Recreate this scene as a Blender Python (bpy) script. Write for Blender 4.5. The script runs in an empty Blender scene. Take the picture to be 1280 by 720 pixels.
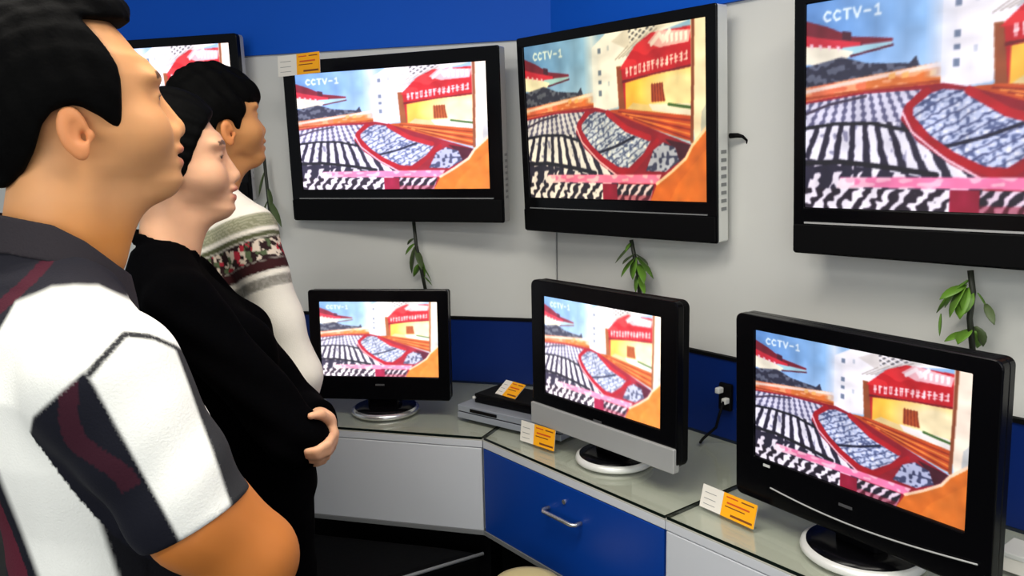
import bpy, bmesh, math, random
import numpy as np
from mathutils import Vector, Matrix

# ---------------------------------------------------------------- camera
SC = bpy.context.scene
COL = SC.collection
PITCH, ROLL, FOC, CAMZ = 0.157, -0.0196, 1000.0, 1.5
_f = np.array([0, math.cos(PITCH), -math.sin(PITCH)])
_r0 = np.array([1.0, 0, 0])
_u0 = np.cross(_r0, _f)
RIGHT = _r0 * math.cos(ROLL) + _u0 * math.sin(ROLL)
UP = -_r0 * math.sin(ROLL) + _u0 * math.cos(ROLL)
cam_data = bpy.data.cameras.new('camera')
cam_data.sensor_width = 36.0
cam_data.lens = 36.0 * FOC / 1280.0
cam_data.clip_start = 0.02
cam = bpy.data.objects.new('camera', cam_data)
COL.objects.link(cam)
m = Matrix.Identity(4)
for i in range(3):
    m[i][0], m[i][1], m[i][2] = RIGHT[i], UP[i], -_f[i]
m[2][3] = CAMZ
cam.matrix_world = m
SC.camera = cam

# ---------------------------------------------------------------- light
SC.view_settings.view_transform = 'Standard'
SC.view_settings.look = 'None'
SC.view_settings.gamma = 1.0
SC.view_settings.use_curve_mapping = False
SC.view_settings.exposure = 0.1
world = bpy.data.worlds.new('world')
SC.world = world
world.use_nodes = True
world.node_tree.nodes['Background'].inputs[0].default_value = (0.86, 0.93, 1.0, 1)
world.node_tree.nodes['Background'].inputs[1].default_value = 0.42


def area_light(name, loc, rot, sx, sy, power, color=(1, 1, 1)):
    d = bpy.data.lights.new(name, 'AREA')
    d.shape = 'RECTANGLE'
    d.size, d.size_y, d.energy, d.color = sx, sy, power, color
    o = bpy.data.objects.new(name, d)
    o.location, o.rotation_euler = loc, rot
    COL.objects.link(o)
    return o


area_light('ceiling_lamp_light', (-0.55, 1.0, 2.58), (0, 0, 0), 1.3, 0.3, 26, (1.0, 0.95, 0.86))
area_light('ceiling_lamp_light', (0.75, 0.5, 2.58), (0, 0, 0), 1.3, 0.3, 22, (1.0, 0.95, 0.86))
area_light('ceiling_lamp_light', (-1.2, -0.9, 2.58), (0, 0, 0), 1.3, 0.3, 34, (1.0, 0.96, 0.9))
area_light('shopfront_daylight', (-0.9, -2.6, 1.7), (math.radians(84), 0, math.radians(-12)), 3.0, 1.8, 46, (0.93, 0.97, 1.0))


# ---------------------------------------------------------------- helpers
def at(px, py, depth):
    """world point seen at a photo pixel, at a depth along the view axis"""
    return np.array([0, 0, CAMZ]) + depth * (_f + RIGHT * (px - 640) / FOC - UP * (py - 360) / FOC)


def on_plane(px, py, z):
    d = _f + RIGHT * (px - 640) / FOC - UP * (py - 360) / FOC
    return np.array([0, 0, CAMZ]) + d * ((z - CAMZ) / d[2])


def on_face(px, py, p, n):
    d = _f + RIGHT * (px - 640) / FOC - UP * (py - 360) / FOC
    k = (np.array(p) @ n) / (d[:2] @ n)
    return np.array([0, 0, CAMZ]) + d * k


def tag(o, label=None, cat=None, group=None, kind=None):
    if label: o['label'] = label
    if cat: o['category'] = cat
    if group: o['group'] = group
    if kind: o['kind'] = kind
    return o


def empty(name, loc, rz, label, cat, group=None):
    o = bpy.data.objects.new(name, None)
    o.empty_display_size = 0.05
    o.location = loc
    o.rotation_euler = (0, 0, rz)
    COL.objects.link(o)
    return tag(o, label, cat, group)


def link(name, me, mats, parent=None, smooth=False, loc=None, rot=None):
    o = bpy.data.objects.new(name, me)
    for mt in (mats if isinstance(mats, (list, tuple)) else [mats]):
        me.materials.append(mt)
    if smooth:
        me.polygons.foreach_set('use_smooth', [True] * len(me.polygons))
    COL.objects.link(o)
    if parent: o.parent = parent
    if loc is not None: o.location = loc
    if rot is not None: o.rotation_euler = rot
    return o


def bm_obj(name, bm, mats, parent=None, smooth=False, bevel=0, seg=2, loc=None, rot=None):
    me = bpy.data.meshes.new(name)
    bmesh.ops.recalc_face_normals(bm, faces=bm.faces)
    bm.to_mesh(me)
    bm.free()
    o = link(name, me, mats, parent, smooth, loc, rot)
    if bevel:
        md = o.modifiers.new('bevel', 'BEVEL')
        md.width, md.segments, md.limit_method = bevel, seg, 'ANGLE'
        md.angle_limit = math.radians(35)
    return o


def add_box(bm, x0, x1, y0, y1, z0, z1, mat=0, M=None):
    vs = [bm.verts.new((x, y, z)) for x in (x0, x1) for y in (y0, y1) for z in (z0, z1)]
    if M is not None:
        for v in vs: v.co = M @ v.co
    for q in ((0, 1, 3, 2), (4, 6, 7, 5), (0, 4, 5, 1), (2, 3, 7, 6), (0, 2, 6, 4), (1, 5, 7, 3)):
        f = bm.faces.new([vs[i] for i in q])
        f.material_index = mat
    return vs


def box(name, dims, mat, parent=None, bevel=0.003, **k):
    bm = bmesh.new()
    add_box(bm, *dims)
    return bm_obj(name, bm, mat, parent, bevel=bevel, **k)


def prism(bm, pts, z0, z1, side_mat=0, top_mat=0):
    lo = [bm.verts.new((p[0], p[1], z0)) for p in pts]
    hi = [bm.verts.new((p[0], p[1], z1)) for p in pts]
    n = len(pts)
    f = bm.faces.new(hi); f.material_index = top_mat
    f = bm.faces.new(lo[::-1]); f.material_index = top_mat
    for i in range(n):
        f = bm.faces.new([lo[i], lo[(i + 1) % n], hi[(i + 1) % n], hi[i]])
        f.material_index = side_mat


def tube(bm, pts, rad, n=8, mat=0):
    pts = [Vector(p) for p in pts]
    rads = rad if isinstance(rad, (list, tuple)) else [rad] * len(pts)
    rings = []
    for i, p in enumerate(pts):
        t = (pts[min(i + 1, len(pts) - 1)] - pts[max(i - 1, 0)]).normalized()
        a = t.orthogonal().normalized() if i == 0 else (rings_a - t * rings_a.dot(t)).normalized()
        rings_a = a
        b = t.cross(a)
        rings.append([bm.verts.new(p + (a * math.cos(q) + b * math.sin(q)) * rads[i])
                      for q in [2 * math.pi * j / n for j in range(n)]])
    for r0, r1 in zip(rings, rings[1:]):
        for j in range(n):
            bm.faces.new([r0[j], r0[(j + 1) % n], r1[(j + 1) % n], r1[j]]).material_index = mat
    bm.faces.new(rings[0][::-1]); bm.faces.new(rings[-1])


def lathe(bm, prof, n=40, mat=0, cx=0, cy=0):
    """prof: (radius, z) from bottom to top"""
    rings = []
    for r, z in prof:
        rings.append([bm.verts.new((cx + r * math.cos(2 * math.pi * j / n), cy + r * math.sin(2 * math.pi * j / n), z))
                      for j in range(n)])
    for r0, r1 in zip(rings, rings[1:]):
        for j in range(n):
            bm.faces.new([r0[j], r0[(j + 1) % n], r1[(j + 1) % n], r1[j]]).material_index = mat
    bm.faces.new(rings[0][::-1]).material_index = mat
    bm.faces.new(rings[-1]).material_index = mat


def rounded(x0, x1, z0, z1, r, n=5):
    out = []
    for cx, cz, a0 in ((x1 - r, z1 - r, 0), (x0 + r, z1 - r, 90), (x0 + r, z0 + r, 180), (x1 - r, z0 + r, 270)):
        for i in range(n + 1):
            a = math.radians(a0 + 90 * i / n)
            out.append((cx + r * math.cos(a), cz + r * math.sin(a)))
    return out


# ---------------------------------------------------------------- materials
def srgb(r, g, b):
    f = lambda c: ((c / 255) / 12.92 if c / 255 <= 0.04045 else ((c / 255 + 0.055) / 1.055) ** 2.4)
    return (f(r), f(g), f(b), 1)


def mat(name, color, rough=0.5, spec=0.5, metal=0.0, noise=0.0, nscale=20, bump=0.0, bscale=200, coat=0):
    mt = bpy.data.materials.new(name)
    mt.use_nodes = True
    nt = mt.node_tree
    p = nt.nodes['Principled BSDF']
    p.inputs['Base Color'].default_value = color
    p.inputs['Roughness'].default_value = rough
    p.inputs['Specular IOR Level'].default_value = spec
    p.inputs['Metallic'].default_value = metal
    p.inputs['Coat Weight'].default_value = coat
    tc = nt.nodes.new('ShaderNodeTexCoord')
    if noise:
        nz = nt.nodes.new('ShaderNodeTexNoise')
        nz.inputs['Scale'].default_value = nscale
        nz.inputs['Detail'].default_value = 4
        nt.links.new(tc.outputs['Object'], nz.inputs['Vector'])
        mx = nt.nodes.new('ShaderNodeMix'); mx.data_type = 'RGBA'
        mx.inputs['A'].default_value = tuple(c * (1 - noise) for c in color[:3]) + (1,)
        mx.inputs['B'].default_value = tuple(min(1, c * (1 + noise)) for c in color[:3]) + (1,)
        nt.links.new(nz.outputs['Fac'], mx.inputs['Factor'])
        nt.links.new(mx.outputs['Result'], p.inputs['Base Color'])
    if bump:
        n2 = nt.nodes.new('ShaderNodeTexNoise')
        n2.inputs['Scale'].default_value = bscale
        nt.links.new(tc.outputs['Object'], n2.inputs['Vector'])
        bp = nt.nodes.new('ShaderNodeBump')
        bp.inputs['Strength'].default_value = bump
        bp.inputs['Distance'].default_value = 0.002
        nt.links.new(n2.outputs['Fac'], bp.inputs['Height'])
        nt.links.new(bp.outputs['Normal'], p.inputs['Normal'])
    return mt


def vcol_mat(name, rough=0.6, spec=0.4, bump=0.0, bscale=300, sss=0.0, noise=0.05, nscale=60):
    mt = mat(name, (1, 1, 1, 1), rough, spec, bump=bump, bscale=bscale)
    nt = mt.node_tree
    p = nt.nodes['Principled BSDF']
    at_ = nt.nodes.new('ShaderNodeVertexColor'); at_.layer_name = 'dye'
    nz = nt.nodes.new('ShaderNodeTexNoise'); nz.inputs['Scale'].default_value = nscale
    tc = nt.nodes.new('ShaderNodeTexCoord')
    nt.links.new(tc.outputs['Object'], nz.inputs['Vector'])
    mr = nt.nodes.new('ShaderNodeMapRange')
    mr.inputs['To Min'].default_value = 1 - noise
    mr.inputs['To Max'].default_value = 1 + noise
    nt.links.new(nz.outputs['Fac'], mr.inputs['Value'])
    vm = nt.nodes.new('ShaderNodeVectorMath'); vm.operation = 'SCALE'
    nt.links.new(at_.outputs['Color'], vm.inputs[0])
    nt.links.new(mr.outputs['Result'], vm.inputs['Scale'])
    nt.links.new(vm.outputs['Vector'], p.inputs['Base Color'])
    if sss:
        p.inputs['Subsurface Weight'].default_value = sss
        p.inputs['Subsurface Radius'].default_value = (1.0, 0.35, 0.15)
        p.inputs['Subsurface Scale'].default_value = 0.008
    return mt


M = {}
M['wall'] = mat('painted_panel', srgb(208, 208, 203), 0.45, 0.4, noise=0.03, nscale=3, bump=0.05, bscale=60)
M['blue'] = mat('blue_fascia', srgb(0, 80, 188), 0.6, 0.2, noise=0.06, nscale=2)
M['dado'] = mat('deep_blue_panel', srgb(0, 32, 98), 0.45, 0.25, noise=0.06, nscale=3)
M['door_blue'] = mat('blue_laminate', srgb(4, 58, 146), 0.38, 0.4, noise=0.04, nscale=4)
M['ceiling'] = mat('ceiling_white', srgb(225, 225, 220), 0.8)
M['floor'] = mat('dark_floor', srgb(14, 14, 15), 0.3, 0.25, noise=0.3, nscale=8)
M['laminate'] = mat('white_laminate', srgb(204, 207, 211), 0.35, 0.45, noise=0.025, nscale=4)
M['counter'] = mat('grey_counter', srgb(188, 187, 176), 0.4, 0.4, noise=0.05, nscale=6)
M['grey_edge'] = mat('grey_edging', srgb(120, 122, 122), 0.4)
M['black_gloss'] = mat('black_gloss_plastic', srgb(6, 6, 8), 0.22, 0.14)
M['black'] = mat('black_matt_plastic', srgb(5, 5, 6), 0.6, 0.1)
M['leather'] = mat('black_leather', srgb(3, 3, 4), 0.6, 0.06, bump=0.2, bscale=120)
M['silver'] = mat('silver_plastic', srgb(176, 177, 176), 0.35, 0.5, metal=0.25, noise=0.04, nscale=10)
M['chrome'] = mat('brushed_metal', srgb(205, 206, 205), 0.25, 0.5, metal=0.85)
M['rim'] = mat('pale_rim', srgb(218, 219, 214), 0.3, 0.5, metal=0.15)
M['steel'] = mat('grey_steel_case', srgb(150, 156, 166), 0.4, 0.5, metal=0.3, noise=0.04)
M['orange'] = mat('orange_card', srgb(248, 170, 20), 0.55, 0.3, noise=0.05, nscale=30)
M['card'] = mat('white_card', srgb(225, 220, 210), 0.6, 0.3)
M['ink'] = mat('dark_ink', srgb(120, 62, 10), 0.6)
M['red_ink'] = mat('red_ink', srgb(205, 80, 20), 0.6)
M['leaf'] = mat('green_leaf', srgb(88, 128, 40), 0.45, 0.4, noise=0.35, nscale=25)
M['leaf_dark'] = mat('dull_leaf', srgb(72, 88, 52), 0.5, 0.4, noise=0.35, nscale=25)
M['stem'] = mat('dark_stem', srgb(30, 34, 22), 0.6)
M['beige'] = mat('beige_vinyl', srgb(196, 182, 132), 0.5, 0.4, noise=0.05)
M['glass_edge'] = mat('dark_glass_edge', srgb(14, 24, 20), 0.2, 0.5)
M['badge'] = mat('dim_badge', srgb(70, 70, 72), 0.5)
M['paper'] = mat('pale_plastic', srgb(205, 205, 200), 0.5)


def glass_mat():
    mt = bpy.data.materials.new('counter_glass')
    mt.use_nodes = True
    nt = mt.node_tree
    nt.nodes.clear()
    out = nt.nodes.new('ShaderNodeOutputMaterial')
    tr = nt.nodes.new('ShaderNodeBsdfTransparent'); tr.inputs[0].default_value = (0.96, 0.98, 0.96, 1)
    gl = nt.nodes.new('ShaderNodeBsdfGlossy'); gl.inputs['Roughness'].default_value = 0.06
    lw = nt.nodes.new('ShaderNodeLayerWeight'); lw.inputs['Blend'].default_value = 0.5
    pw = nt.nodes.new('ShaderNodeMath'); pw.operation = 'POWER'; pw.inputs[1].default_value = 4.0
    fr = nt.nodes.new('ShaderNodeMath'); fr.operation = 'MULTIPLY_ADD'
    fr.inputs[1].default_value, fr.inputs[2].default_value = 0.8, 0.03
    nt.links.new(lw.outputs['Facing'], pw.inputs[0])
    nt.links.new(pw.outputs[0], fr.inputs[0])
    mx = nt.nodes.new('ShaderNodeMixShader')
    nt.links.new(fr.outputs[0], mx.inputs[0])
    nt.links.new(tr.outputs[0], mx.inputs[1])
    nt.links.new(gl.outputs[0], mx.inputs[2])
    nt.links.new(mx.outputs[0], out.inputs[0])
    return mt


M['glass'] = glass_mat()

# ---------------------------------------------------------------- setting
CX = np.array([0.1468, 2.6592])                       # where the two walls meet
tL = np.array([-math.cos(-0.2575), -math.sin(-0.2575)])
tR = np.array([math.cos(-0.903), math.sin(-0.903)])
nL = np.array([-0.2547, -0.96702])
nR = np.array([-0.78516, -0.61929])
KC = np.array([-0.0912, 2.1437])                      # front corner of the counter
ZB, ZD, ZC = 1.887, 0.964, 0.74
ZH = 2.62


def slab(name, p, t, n, length, z0, z1, mt, kind='structure', thick=0.06, proud=0.0, parent=None, s0=0.0):
    """a wall piece whose face runs from p along t, pushed proud of the wall line"""
    bm = bmesh.new()
    a = p + t * s0 + n * proud
    b = p + t * length + n * proud
    prism(bm, [a, b, b - n * (thick + proud), a - n * (thick + proud)], z0, z1)
    o = bm_obj(name, bm, mt, parent)
    if kind: tag(o, kind=kind)
    return o


wl = slab('wall_left', CX, tL, nL, 4.2, 0, ZH, M['wall'])
wr = slab('wall_right', CX, tR, nR, 4.2, 0, ZH, M['wall'])
slab('fascia_panel', CX, tL, nL, 4.2, ZB, ZH, M['blue'], None, proud=0.012, parent=wl)
slab('fascia_panel', CX, tR, nR, 4.2, ZB, ZH, M['blue'], None, proud=0.012, parent=wr)
slab('splash_panel', CX, tL, nL, 4.2, 0.5, ZD, M['dado'], None, proud=0.010, parent=wl)
slab('splash_panel', CX, tR, nR, 4.2, 0.5, ZD, M['dado'], None, proud=0.010, parent=wr)
slab('trim_1', CX, tL, nL, 4.2, ZD - 0.004, ZD + 0.006, M['black'], proud=0.014)
slab('trim_2', CX, tR, nR, 4.2, ZD - 0.004, ZD + 0.006, M['black'], proud=0.014)
slab('joint_strip', CX, tR, nR, 0.0115, ZD + 0.006, ZB, M['grey_edge'], None, proud=0.003, parent=wr, s0=0.008)
A_, B_ = CX + tL * 4.2, CX + tR * 4.2
room = [A_ + nL * -0.06, CX - (nL + nR) * 0.03, B_ - nR * 0.06, np.array([3.0, -3.2]), np.array([-4.2, -3.2])]
for nm, z0, z1, mt in (('floor', -0.08, 0.0, M['floor']), ('ceiling', ZH, ZH + 0.08, M['ceiling'])):
    bm = bmesh.new()
    prism(bm, room, z0, z1)
    tag(bm_obj(nm, bm, mt), kind='structure')

# ---------------------------------------------------------------- counter
ZP, ZT = 0.462, 0.707
dLn, dRn = 0.548, 0.495


def cabinet(name, label, a, b, wa, wb, front_mat, door_mat, cat='cabinet'):
    """a, b: front corners on the counter line; wa, wb: the same corners on the wall"""
    t = (b - a) / np.linalg.norm(b - a)
    tw = (wb - wa) / np.linalg.norm(wb - wa)
    a, b, wa, wb = a + t * .0012, b - t * .0012, wa + tw * .0012, wb - tw * .0012
    nrm = np.array([t[1], -t[0]])
    if nrm @ (wa - a) > 0: nrm = -nrm
    ang = math.atan2(t[1], t[0])
    root = empty(name, (*a, 0), ang, label, cat)
    Rm = np.array([[math.cos(ang), math.sin(ang)], [-math.sin(ang), math.cos(ang)]])
    loc = lambda p: Rm @ (np.array(p) - a)
    bm = bmesh.new()
    prism(bm, [loc(a - nrm * .018), loc(b - nrm * .018), loc(wb), loc(wa)], ZP, ZC - 0.0112)
    bm_obj('carcass', bm, front_mat, root)
    bm = bmesh.new()
    ins = 0.06
    prism(bm, [loc(a - nrm * ins), loc(b - nrm * ins), loc(wb), loc(wa)], 0, ZP)
    bm_obj('plinth', bm, M['black'], root)
    bm = bmesh.new()
    g = 0.002
    prism(bm, [loc(a + t * g), loc(b - t * g), loc(b - t * g - nrm * .018), loc(a + t * g - nrm * .018)], ZP, ZT)
    bm_obj('door_panel', bm, door_mat, root, bevel=0.002)
    bm = bmesh.new()
    prism(bm, [loc(a), loc(b), loc(b - nrm * .018), loc(a - nrm * .018)], ZT + 0.002, ZC - 0.0108)
    bm_obj('top_rail', bm, M['laminate'], root, bevel=0.0015)
    bm = bmesh.new()
    prism(bm, [loc(a + nrm * .003), loc(b + nrm * .003), loc(b - nrm * .017), loc(a - nrm * .017)], ZP - 0.012, ZP)
    bm_obj('bottom_edging', bm, M['grey_edge'], root)
    bm = bmesh.new()
    prism(bm, [loc(a), loc(b), loc(wb), loc(wa)], ZC - 0.0105, ZC - 0.0082)
    bm_obj('worktop', bm, M['counter'], root)
    return root, t, nrm


def glass_top(label, a, b, wa, wb):
    o = empty('glass_top', (*a, ZC - 0.0075), 0, label, 'glass sheet')
    t = (b - a) / np.linalg.norm(b - a)
    loc = lambda p: np.array(p) - a
    g = 0.003
    nrm = np.array([t[1], -t[0]])
    if nrm @ (wa - a) > 0: nrm = -nrm
    q = [loc(a + t * g - nrm * .002), loc(b - t * g - nrm * .002), loc(wb - t * g), loc(wa + t * g)]
    bm = bmesh.new()
    prism(bm, q, 0.0, 0.0075, 0, 1)
    bm_obj('pane', bm, [M['glass_edge'], M['glass']], o)
    return o


S1, S2 = 0.0, 0.0
_b = on_plane(838, 660, ZT)[:2]
S1 = float((_b - KC) @ tR)
S2 = S1 + 1.35
wallR = lambda s: KC + tR * s - nR * dRn
K_L = KC + tL * 1.75
wK = CX + (nL + nR) * 0.006
cabinet('display_cabinet', 'white display cabinet with plain front panel against left wall', KC, K_L, wK,
        K_L - nL * dLn, M['laminate'], M['laminate'])
rootB, tB, nB = cabinet('display_cabinet', 'display cabinet with blue drawer front and metal handle', KC, KC + tR * S1, wK,
                        wallR(S1), M['laminate'], M['door_blue'])
cabinet('display_cabinet', 'white display cabinet right of the blue drawer', KC + tR * S1, KC + tR * S2, wallR(S1),
        wallR(S2), M['laminate'], M['laminate'])
glass_top('glass sheet on the white cabinet by left wall', KC, K_L, wK, K_L - nL * dLn)
glass_top('glass sheet on top of the blue drawer cabinet', KC, KC + tR * S1, wK, wallR(S1))
glass_top('glass sheet on the white cabinet at lower right', KC + tR * S1, KC + tR * S2, wallR(S1), wallR(S2))
# handle and lock on the blue drawer
hA, hB = on_face(686, 634, KC, nR), on_face(726, 655, KC, nR)
h0, h1, hz = (hA[:2] - KC) @ tR, (hB[:2] - KC) @ tR, hA[2]
bm = bmesh.new()
doorB = [c for c in rootB.children if c.name.startswith('door_panel')][0]
P3 = lambda s, out, z: (s, -out, z)
tube(bm, [P3(h0, 0, hz), P3(h0, .02, hz), P3(h0 + .008, .027, hz), P3(h1 - .008, .027, hz), P3(h1, .02, hz), P3(h1, 0, hz)], 0.005, 10)
bm_obj('handle', bm, M['chrome'], doorB, smooth=True)
bm = bmesh.new()
tube(bm, [P3((h0 + h1) / 2, 0, hz + .035), P3((h0 + h1) / 2, .004, hz + .035)], 0.006, 12)
bm_obj('lock', bm, M['chrome'], doorB)
# ---------------------------------------------------------------- the broadcast shown on every screen
PW, PH = 640, 400
pic = np.zeros((PH, PW, 3), np.float32)
UU, VV = np.meshgrid((np.arange(PW) + .5) / PW, (np.arange(PH) + .5) / PH)
rng = np.random.default_rng(5)


def vnoise(sx, sy, seed):
    r = np.random.default_rng(seed)
    g = r.random((sy + 2, sx + 2)).astype(np.float32)
    x, y = UU * sx, VV * sy
    i, j = x.astype(int), y.astype(int)
    fx, fy = x - i, y - j
    return (g[j, i] * (1 - fx) + g[j, i + 1] * fx) * (1 - fy) + (g[j + 1, i] * (1 - fx) + g[j + 1, i + 1] * fx) * fy


def inside(poly):
    ins = np.zeros(UU.shape, bool)
    n = len(poly)
    for i in range(n):
        (x0, y0), (x1, y1) = poly[i], poly[(i + 1) % n]
        if y0 == y1: continue
        c = ((y0 > VV) != (y1 > VV)) & (UU < (x1 - x0) * (VV - y0) / (y1 - y0) + x0)
        ins ^= c
    return ins


def dist_line(pts):
    d = np.full(UU.shape, 9.0)
    for (x0, y0), (x1, y1) in zip(pts, pts[1:]):
        dx, dy = x1 - x0, (y1 - y0)
        t = np.clip(((UU - x0) * dx + (VV - y0) * dy * .39) / (dx * dx + dy * dy * .39 + 1e-9), 0, 1)
        d = np.minimum(d, np.hypot(UU - x0 - t * dx, (VV - y0 - t * dy) * .625))
    return d


def paint(mask, c, a=1.0):
    c = np.array(c, np.float32) / 255
    w = (mask * a)[..., None] if mask.dtype != bool else (mask.astype(np.float32) * a)[..., None]
    pic[:] = pic * (1 - w) + c * w


def poly(p, c, a=1.0): paint(inside(p), c, a)
def line(p, w, c, a=1.0): paint(dist_line(p) < w, c, a)


# sky
sky = np.clip(UU / .43, 0, 1)[..., None]
pic[:] = (np.array([96, 146, 205]) * (1 - sky) + np.array([150, 195, 235]) * sky) / 255
paint(np.clip((VV - .15) / .4, 0, 1) * .35, (235, 240, 248))
# pavilion with red eaves
poly([(0, .08), (.07, .12), (.15, .18), (.28, .21), (.28, .225), (.15, .225), (0, .19)], (120, 20, 40))
poly([(0, .15), (.08, .18), (.18, .21), (.18, .225), (.12, .23), (0, .2)], (205, 40, 60))
poly([(.12, .15), (.15, .16), (.15, .2), (.12, .19)], (70, 20, 40))
poly([(.12, .225), (.28, .222), (.27, .25), (.14, .275)], (160, 205, 215))
line([(.15, .27), (.28, .24)], .003, (80, 20, 40))
poly([(0, .2), (.1, .225), (.16, .25), (.12, .3), (0, .29)], (245, 240, 215))
for k in range(4): poly([(.01 + k * .03, .19 + k * .008), (.025 + k * .03, .195 + k * .008), (.02 + k * .03, .22 + k * .008)], (250, 210, 220))
mk = inside([(0, .3), (.08, .28), (.12, .27), (.2, .31), (.33, .33), (.35, .3), (.36, .345), (.2, .37), (0, .4)])
paint(mk, (44, 46, 66))
paint(mk & (vnoise(90, 70, 1) > .58), (96, 102, 120))
# orange balcony
mk = inside([(0, .4), (.2, .37), (.43, .335), (.43, .43), (.2, .44), (0, .47)])
paint(mk, (222, 120, 50))
paint(mk & (UU < .2), (240, 120, 90), .7)
paint(mk & (vnoise(26, 60, 2) > .62), (250, 170, 120))
line([(.0, .42), (.2, .385), (.43, .345)], .006, (255, 225, 205))
line([(.0, .455), (.2, .435), (.43, .42)], .004, (175, 70, 30))
for u in (.27, .31, .39): poly([(u, .37), (u + .02, .365), (u + .02, .39), (u, .395)], (255, 190, 110))
# white tower and ceiling
paint(np.clip(1.15 - np.hypot((UU - .56) * 1.2, (VV - .2) * .8) / .17, 0, 1), (255, 250, 248))
poly([(.42, .07), (.5, .0), (.92, .0), (.66, .07), (.57, .2), (.56, .44), (.49, .45), (.42, .43)], (250, 250, 252))
paint(np.clip(1 - np.abs(UU - .42) / .05, 0, 1) * (VV < .4), (235, 243, 252), .8)
for v, h in ((.08, .03), (.21, .03), (.27, .022), (.33, .035)):
    poly([(.453, v), (.470, v), (.470, v + h), (.453, v + h)], (84, 104, 134), .8)
for v in (.07, .28):
    for u in (.507,): poly([(u, v), (u + .010, v), (u + .010, v + .03), (u, v + .03)], (170, 184, 200), .6)
mk = inside([(.53, .05), (.6, .0), (.86, .0), (.72, .045), (.62, .11)])
paint(mk, (228, 224, 218))
mk2 = inside([(.62, .0), (.78, .0), (.7, .045), (.63, .075)])
paint(mk2 & (np.sin((UU * 1.0 + VV * .9) * 210) > .3), (84, 84, 90))
paint(mk2 & (np.sin((UU * 1.0 - VV * 1.4) * 130) > .5), (245, 245, 245))
for q in range(4): line([(.55 + q * .02, .16 - q * .005), (.62 + q * .05, .09 - q * .025)], .0022, (176, 168, 160))
# proscenium
poly([(.57, .22), (.66, .09), (.74, .035), (.94, .03), (.94, .5), (.57, .5)], (196, 18, 30))
poly([(.555, .2), (.58, .2), (.6, .48), (.565, .48)], (150, 78, 40))
paint(inside([(.57, .22), (.66, .09), (.74, .035), (.94, .03), (.94, .1), (.6, .22)]) & (vnoise(14, 20, 3) > .55), (222, 40, 46))
poly([(.72, .09), (.77, .03), (.93, .05), (.92, .115), (.78, .125)], (245, 190, 195))
for k in range(6):
    u = .79 + k * .022
    poly([(u, .055), (u + .014, .052), (u + .013, .1), (u + .002, .105)], (255, 250, 250))
line([(.74, .1), (.78, .05), (.80, .09), (.83, .04)], .008, (255, 240, 240))
# the banner of white characters
r2 = np.random.default_rng(11)
for k in range(14):
    u0 = .605 + k * .0225
    sz = .012 + .0035 * k / 13
    v0 = .215 - .055 * k / 13
    for q in range(5):
        a, b, c2, d2 = r2.random(4)
        if q % 2: pp = [(u0 + sz * a, v0), (u0 + sz * (a * .7 + .15), v0 + .05)]
        else: pp = [(u0, v0 + .05 * b), (u0 + sz, v0 + .05 * b - .004)]
        line(pp, .0022, (255, 225, 225))
poly([(.585, .285), (.94, .235), (.94, .25), (.585, .3)], (120, 10, 20))
# stage
poly([(.6, .3), (.75, .27), (.935, .25), (.935, .52), (.78, .5), (.6, .46)], (255, 200, 70))
paint(np.clip(1.5 - np.hypot(UU - .87, VV - .37) / .15, 0, 1) * inside([(.6, .3), (.75, .27), (.935, .25), (.935, .52), (.78, .5), (.6, .46)]), (255, 240, 190))
poly([(.6, .46), (.64, .42), (.72, .44), (.8, .5), (.7, .49)], (240, 215, 150))
poly([(.735, .325), (.79, .32), (.805, .425), (.735, .425)], (176, 78, 30))
for k in range(5): line([(.74 + k * .013, .32), (.742 + k * .014, .425)], .002, (120, 36, 14))
poly([(.72, .435), (.935, .45), (.935, .525), (.74, .475)], (245, 240, 232))
line([(.82, .445), (.94, .475)], .005, (60, 100, 40))
line([(.68, .49), (.93, .53)], .0035, (150, 130, 110))
# stage front
poly([(.5, .455), (.58, .45), (.94, .52), (.935, .66), (.9, .65), (.72, .57)], (206, 84, 30))
for k in range(5): line([(.56 + .02 * k, .465 + k * .012), (.93, .545 + k * .026)], .0028, (245, 150, 70) if k % 2 else (150, 44, 16))
# floor of the hall
hall = inside([(0, .47), (.2, .44), (.43, .43), (.5, .455), (.72, .57), (.93, .68), (.88, .75), (.76, 1), (0, 1)])
paint(hall, (150, 20, 38))
# left blocks of seated rows
blk = inside([(0, .48), (.2, .45), (.37, .45), (.32, .52), (.31, .58), (.36, .68), (.46, .79), (.56, .87), (.5, 1), (0, 1)])
paint(blk, (34, 30, 52))
ang = np.arctan2(UU - .17, (VV - .08))
jit = (vnoise(50, 50, 4) - .5) * .9
fine = np.sin(ang * 92 + jit) * .5 + np.sin(VV * 190 + UU * 40) * .25
b1 = blk & (VV < .585 + .12 * (UU - .2) ** 2 * 5)
paint(b1, (214, 214, 230))
paint(b1 & (fine < -.15), (96, 96, 128))
b2 = blk & ~b1 & (VV < .80 + .25 * (UU - .2))
paint(b2 & (np.sin(ang * 84 + jit) > -.25), (240, 240, 248))
paint(b2 & (np.sin(ang * 84 + jit) > -.25) & (vnoise(70, 36, 6) > .75), (150, 150, 176))
b3 = blk & ~b1 & ~b2
paint(b3 & (np.sin(ang * 70 + jit * 2.0 + 1) > .1) & (vnoise(40, 26, 7) > .3), (246, 240, 246))
line([(0, .6), (.1, .585), (.22, .59), (.33, .63)], .005, (14, 14, 26))
line([(0, .775), (.12, .77), (.28, .8), (.42, .835)], .0075, (14, 12, 24))
line([(0, .53), (.08, .49), (.2, .462)], .004, (60, 50, 70))
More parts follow.
